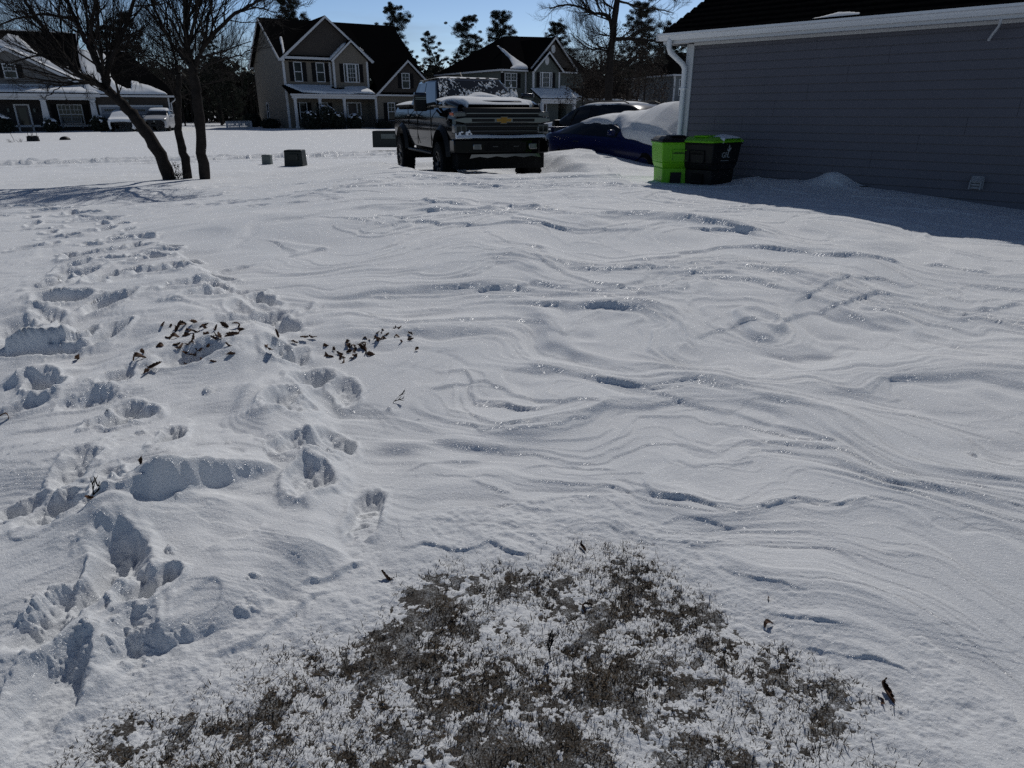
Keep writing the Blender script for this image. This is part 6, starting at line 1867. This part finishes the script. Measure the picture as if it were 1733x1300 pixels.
# picket fence between the houses
fb = aty(385, 214, 63); fe = aty(427, 214, 66)
L_ = (fe - fb).length
r = empty('picket_fence', (fb.x, fb.y, .1), math.atan2(fe.y - fb.y, fe.x - fb.x), 'short white picket fence at the side of the two storey house', 'fence')
mb = MB()
n = int(L_ / .17)
for k in range(n):
    x = k * .17; mb.prism([(x, 0), (x + .09, 0), (x + .09, .78), (x + .045, .86), (x, .78)], -.02, 0)
mb.build('pickets', M['white'], r)
for z in (.25, .62): mb = MB(); mb.box(0, L_, .0, .03, z, z + .07); mb.build('rail', M['white'], r)
for k in range(3): mb = MB(); mb.box(k * L_ / 2 - .04, k * L_ / 2 + .04, .03, .11, 0, .82); mb.build('post', M['white'], r)
# curved twig lying in the drift by the wall
r_ = pxg(1488, 314)
mb = MB(); x0, y0 = r_
pts = []
for k in range(9):
    px = 1455 + k * 7; x, y = pxg(px, 314.5 + 4.5 * (k / 8 - .3) ** 2 * 2); pts.append((x - x0, y - y0, gh(x, y) - gh(x0, y0) + .004))
mb.tube(pts, .009, 6); o = mb.build('curved_twig', M['bark'], None); o.location = (x0, y0, gh(x0, y0)); tag(o, 'thin curved dark twig lying on the shaded drift by the wall', 'twig')

# ------------------------------------------------------------------ fallen oak leaves
def leaf_mesh(seed, fold, curl):
    rs = np.random.RandomState(seed)
    L = .105; n = 15
    prof = []
    for i in range(n):
        t = i / (n - 1)
        w = .030 * math.sin(PI * min(1, t * 1.02 + .02)) ** .7 * (.72 + .5 * math.sin(t * 6.5 * PI / 1.05 + .4 * rs.rand()) ** 2 * (1.1 - .3 * t)) + .0015
        prof.append((t, w * rs.uniform(.8, 1.2)))
    V = []
    for t, w in prof:
        y = L * (t - .5); zc = curl * .05 * (math.sin(t * 3.3 + seed) * .6 + (t - .5) ** 2 * 2.2)
        for k, s in enumerate((-1, -.5, 0, .5, 1)):
            x = s * w * math.cos(fold * abs(s)); z = zc + w * abs(s) * math.sin(fold) + .004 * math.sin(s * 5 + t * 9)
            V.append((x, y + (.010 if abs(s) == 1 else 0), z))
    F = []
    for i in range(n - 1):
        for k in range(4): a = i * 5 + k; F.append((a, a + 1, a + 6, a + 5))
    # stalk
    b = len(V); p = V[2]
    V += [(p[0] - .0012, p[1] - .03, p[2] + .004), (p[0] + .0012, p[1] - .03, p[2] + .004), (p[0] + .0012, p[1], p[2]), (p[0] - .0012, p[1], p[2])]; F.append((b, b + 1, b + 2, b + 3))
    me = bpy.data.meshes.new('oak_leaf'); me.from_pydata(V, [], F); me.materials.append(M['leaf'])
    me.polygons.foreach_set('use_smooth', [True] * len(me.polygons)); me.update()
    return me


LM = [leaf_mesh(1, .5, .8), leaf_mesh(2, 1.0, 1.3), leaf_mesh(3, .3, -1.0), leaf_mesh(4, .8, .5)]
rs = np.random.RandomState(17)


def leaf(px, py, label, group=None, s=1.0, stand=.5, lift=.02, idx=None, rot=None):
    x, y = pxg(px, py)
    o = bpy.data.objects.new('oak_leaf', LM[rs.randint(4) if idx is None else idx]); COL.objects.link(o)
    o.location = (x, y, gh(x, y) + lift * s)
    o.rotation_euler = rot or (rs.uniform(-stand, stand) + .3, rs.uniform(-1.2, 1.2), rs.uniform(0, 6.28))
    s *= .85; o.scale = (s, s, s)
    tag(o, label, 'leaf', group)


G1 = 'leaf pile on the mound'; l1 = 'curled brown oak leaf in the pile on the snow mound'
for k in range(34):
    a = rs.rand(); leaf(285 + 105 * a + rs.normal(0, 12), 572 + 45 * rs.rand() + rs.normal(0, 7), l1, G1, rs.uniform(.35, .7), .7, .006)
for px, py, s in ((310, 572, 1.3), (335, 568, 1.3), (350, 578, 1.2), (375, 592, 1.2), (402, 594, 1.25), (318, 610, 1.1), (345, 618, 1.1), (300, 590, 1.2)): leaf(px, py, l1, G1, s * .62, .8, .012)
G2 = 'leaf drift right of the mound'; l2 = 'curled brown oak leaf in the drifted row right of the mound'
for k in range(40):
    t = rs.rand(); leaf(552 + 150 * t ** 1.3, 600 - 26 * t + 10 * math.sin(t * 6) + rs.normal(0, 8), l2, G2, rs.uniform(.32, .62), .7, .004)
for px, py in ((575, 600), (600, 605), (628, 600), (640, 582), (590, 590), (612, 590)): leaf(px, py, l2, G2, .68, .8, .008)
G3 = 'leaves between the two piles'; l3 = 'single brown oak leaf standing between the two leaf piles'
for px, py in ((452, 598), (458, 610), (404, 572), (518, 588), (530, 585), (500, 595), (385, 575), (470, 590), (695, 577), (705, 592)): leaf(px, py, l3, G3, rs.uniform(.45, .75), 1.0, .02)
G4 = 'leaves left below the mound'; l4 = 'dark oak leaf on the trodden snow left below the mound'
for px, py in ((240, 630), (248, 622), (255, 645), (262, 640), (208, 658), (136, 615)): leaf(px, py, l4, G4, rs.uniform(.6, .85), .9, .018)
leaf(13, 718, 'small dark leaf standing at the far left edge', None, .5, 1.2, .03)
leaf(985, 924, 'yellow brown leaf upright at the top of the bare patch', None, .45, .2, .02, 1, (1.0, .3, .4))
leaf(656, 980, 'dark brown curled leaf at the top left of the bare patch', None, .48, .4, .012, 1)
leaf(1297, 1022, 'tiny reddish leaf on smooth snow right of the patch', None, .28, .2, .006, 0)
leaf(1298, 1060, 'flat dark leaf tip right of the patch below the tiny leaf', None, .42, .2, .004, 2)
leaf(1497, 1172, 'long dark curled leaf upright in the snow at lower right', None, .62, .2, .024, 1, (1.2, .2, .15))
leaf(1492, 1188, 'small folded leaf at the foot of the upright leaf', None, .45, .3, .008, 3)
leaf(992, 1030, 'dark wet leaf lying flat inside the bare patch', None, .5, .2, .006, 2)
leaf(165, 900, 'dark leaf scrap on the left crust edge', None, .5, .9, .03, 3)
leaf(255, 845, 'brown leaf scrap on the big snow block', None, .4, .6, .02, 0)
for k, (px, py, lab) in enumerate(((160, 893, 'forked dark twig poking out of the left crust'), (935, 1118, 'short dark twig lying in the bare patch'), (663, 680, 'small forked twig poking through the smooth snow'))):
    x, y = pxg(px, py); T = Tubes(); rq = np.random.RandomState(120 + k)
    grow(rq, T, (0, 0, -.01), (rq.normal(0, .6), .3, .5), .09, .0022, 1, 3, kids=3)
    o = T.build('twig', M['twig'], None); o.location = (x, y, gh(x, y)); tag(o, lab, 'twig')
# ------------------------------------------------------------------ camera, light, sky
cam = bpy.data.cameras.new('camera'); co = bpy.data.objects.new('camera', cam); COL.objects.link(co)
cam.sensor_width = 36; cam.lens = 36 * FPX / 1733; cam.clip_end = 3000; cam.clip_start = .05
co.location = (0, 0, CAM_H); co.rotation_euler = (PI / 2 - PITCH, 0, 0)
SC.camera = co
sun = bpy.data.lights.new('sun', 'SUN'); so = bpy.data.objects.new('sun', sun); COL.objects.link(so)
sun.energy = 5.0; sun.angle = R(.5); sun.color = (1, .97, .93)
sd = Vector((math.sin(SUN_AZ) * math.cos(SUN_EL), math.cos(SUN_AZ) * math.cos(SUN_EL), math.sin(SUN_EL)))
so.rotation_euler = sd.to_track_quat('Z', 'Y').to_euler()
so.location = (20, 60, 60)
w = bpy.data.worlds.new('World'); SC.world = w; w.use_nodes = True
nt = w.node_tree; bg = nt.nodes['Background']
sky = nt.nodes.new('ShaderNodeTexSky'); sky.sky_type = 'NISHITA'; sky.sun_disc = False
sky.sun_elevation = SUN_EL; sky.sun_rotation = SUN_AZ
sky.air_density = 1.0; sky.dust_density = .7; sky.ozone_density = 1.2
tint = nt.nodes.new('ShaderNodeMix'); tint.data_type = 'RGBA'; tint.blend_type = 'MULTIPLY'; tint.inputs[0].default_value = 1
tint.inputs[7].default_value = (.78, 1.0, 1.38, 1)
nt.links.new(sky.outputs['Color'], tint.inputs[6])
# clear air: paler and brighter low down, deep overhead, with thin streaks of cirrus
tcw = nt.nodes.new('ShaderNodeTexCoord'); spw = nt.nodes.new('ShaderNodeSeparateXYZ'); nt.links.new(tcw.outputs['Generated'], spw.inputs['Vector'])
mr = nt.nodes.new('ShaderNodeMapRange'); mr.inputs['From Min'].default_value = 0; mr.inputs['From Max'].default_value = .4; mr.inputs['To Min'].default_value = 3.8; mr.inputs['To Max'].default_value = .75
nt.links.new(spw.outputs['Z'], mr.inputs['Value'])
mp = nt.nodes.new('ShaderNodeMapping'); mp.inputs['Scale'].default_value = (2.2, 1.5, 16); mp.inputs['Rotation'].default_value = (0, .12, .3)
nt.links.new(tcw.outputs['Generated'], mp.inputs['Vector'])
cn = nt.nodes.new('ShaderNodeTexNoise'); cn.inputs['Scale'].default_value = 1.6; cn.inputs['Detail'].default_value = 5; nt.links.new(mp.outputs['Vector'], cn.inputs['Vector'])
cm = nt.nodes.new('ShaderNodeMapRange'); cm.inputs['From Min'].default_value = .48; cm.inputs['From Max'].default_value = .75; cm.inputs['To Min'].default_value = 0; cm.inputs['To Max'].default_value = .45
nt.links.new(cn.outputs['Fac'], cm.inputs['Value'])
sc_ = nt.nodes.new('ShaderNodeVectorMath'); sc_.operation = 'SCALE'; nt.links.new(tint.outputs[2], sc_.inputs[0]); nt.links.new(mr.outputs['Result'], sc_.inputs['Scale'])
cl = nt.nodes.new('ShaderNodeMix'); cl.data_type = 'RGBA'; nt.links.new(cm.outputs['Result'], cl.inputs[0]); nt.links.new(sc_.outputs['Vector'], cl.inputs[6]); cl.inputs[7].default_value = (9.5, 10.5, 12.0, 1)
nt.links.new(cl.outputs[2], bg.inputs['Color']); bg.inputs['Strength'].default_value = .05
SC.view_settings.view_transform = 'Standard'; SC.view_settings.look = 'None'; SC.view_settings.gamma = 1
SC.view_settings.exposure = -1.28
SC.cycles.use_denoising = False
SC.cycles.max_bounces = 6; SC.cycles.diffuse_bounces = 3; SC.cycles.glossy_bounces = 3; SC.cycles.transmission_bounces = 2
SC.cycles.sample_clamp_indirect = 4.0; SC.cycles.sample_clamp_direct = 14.0
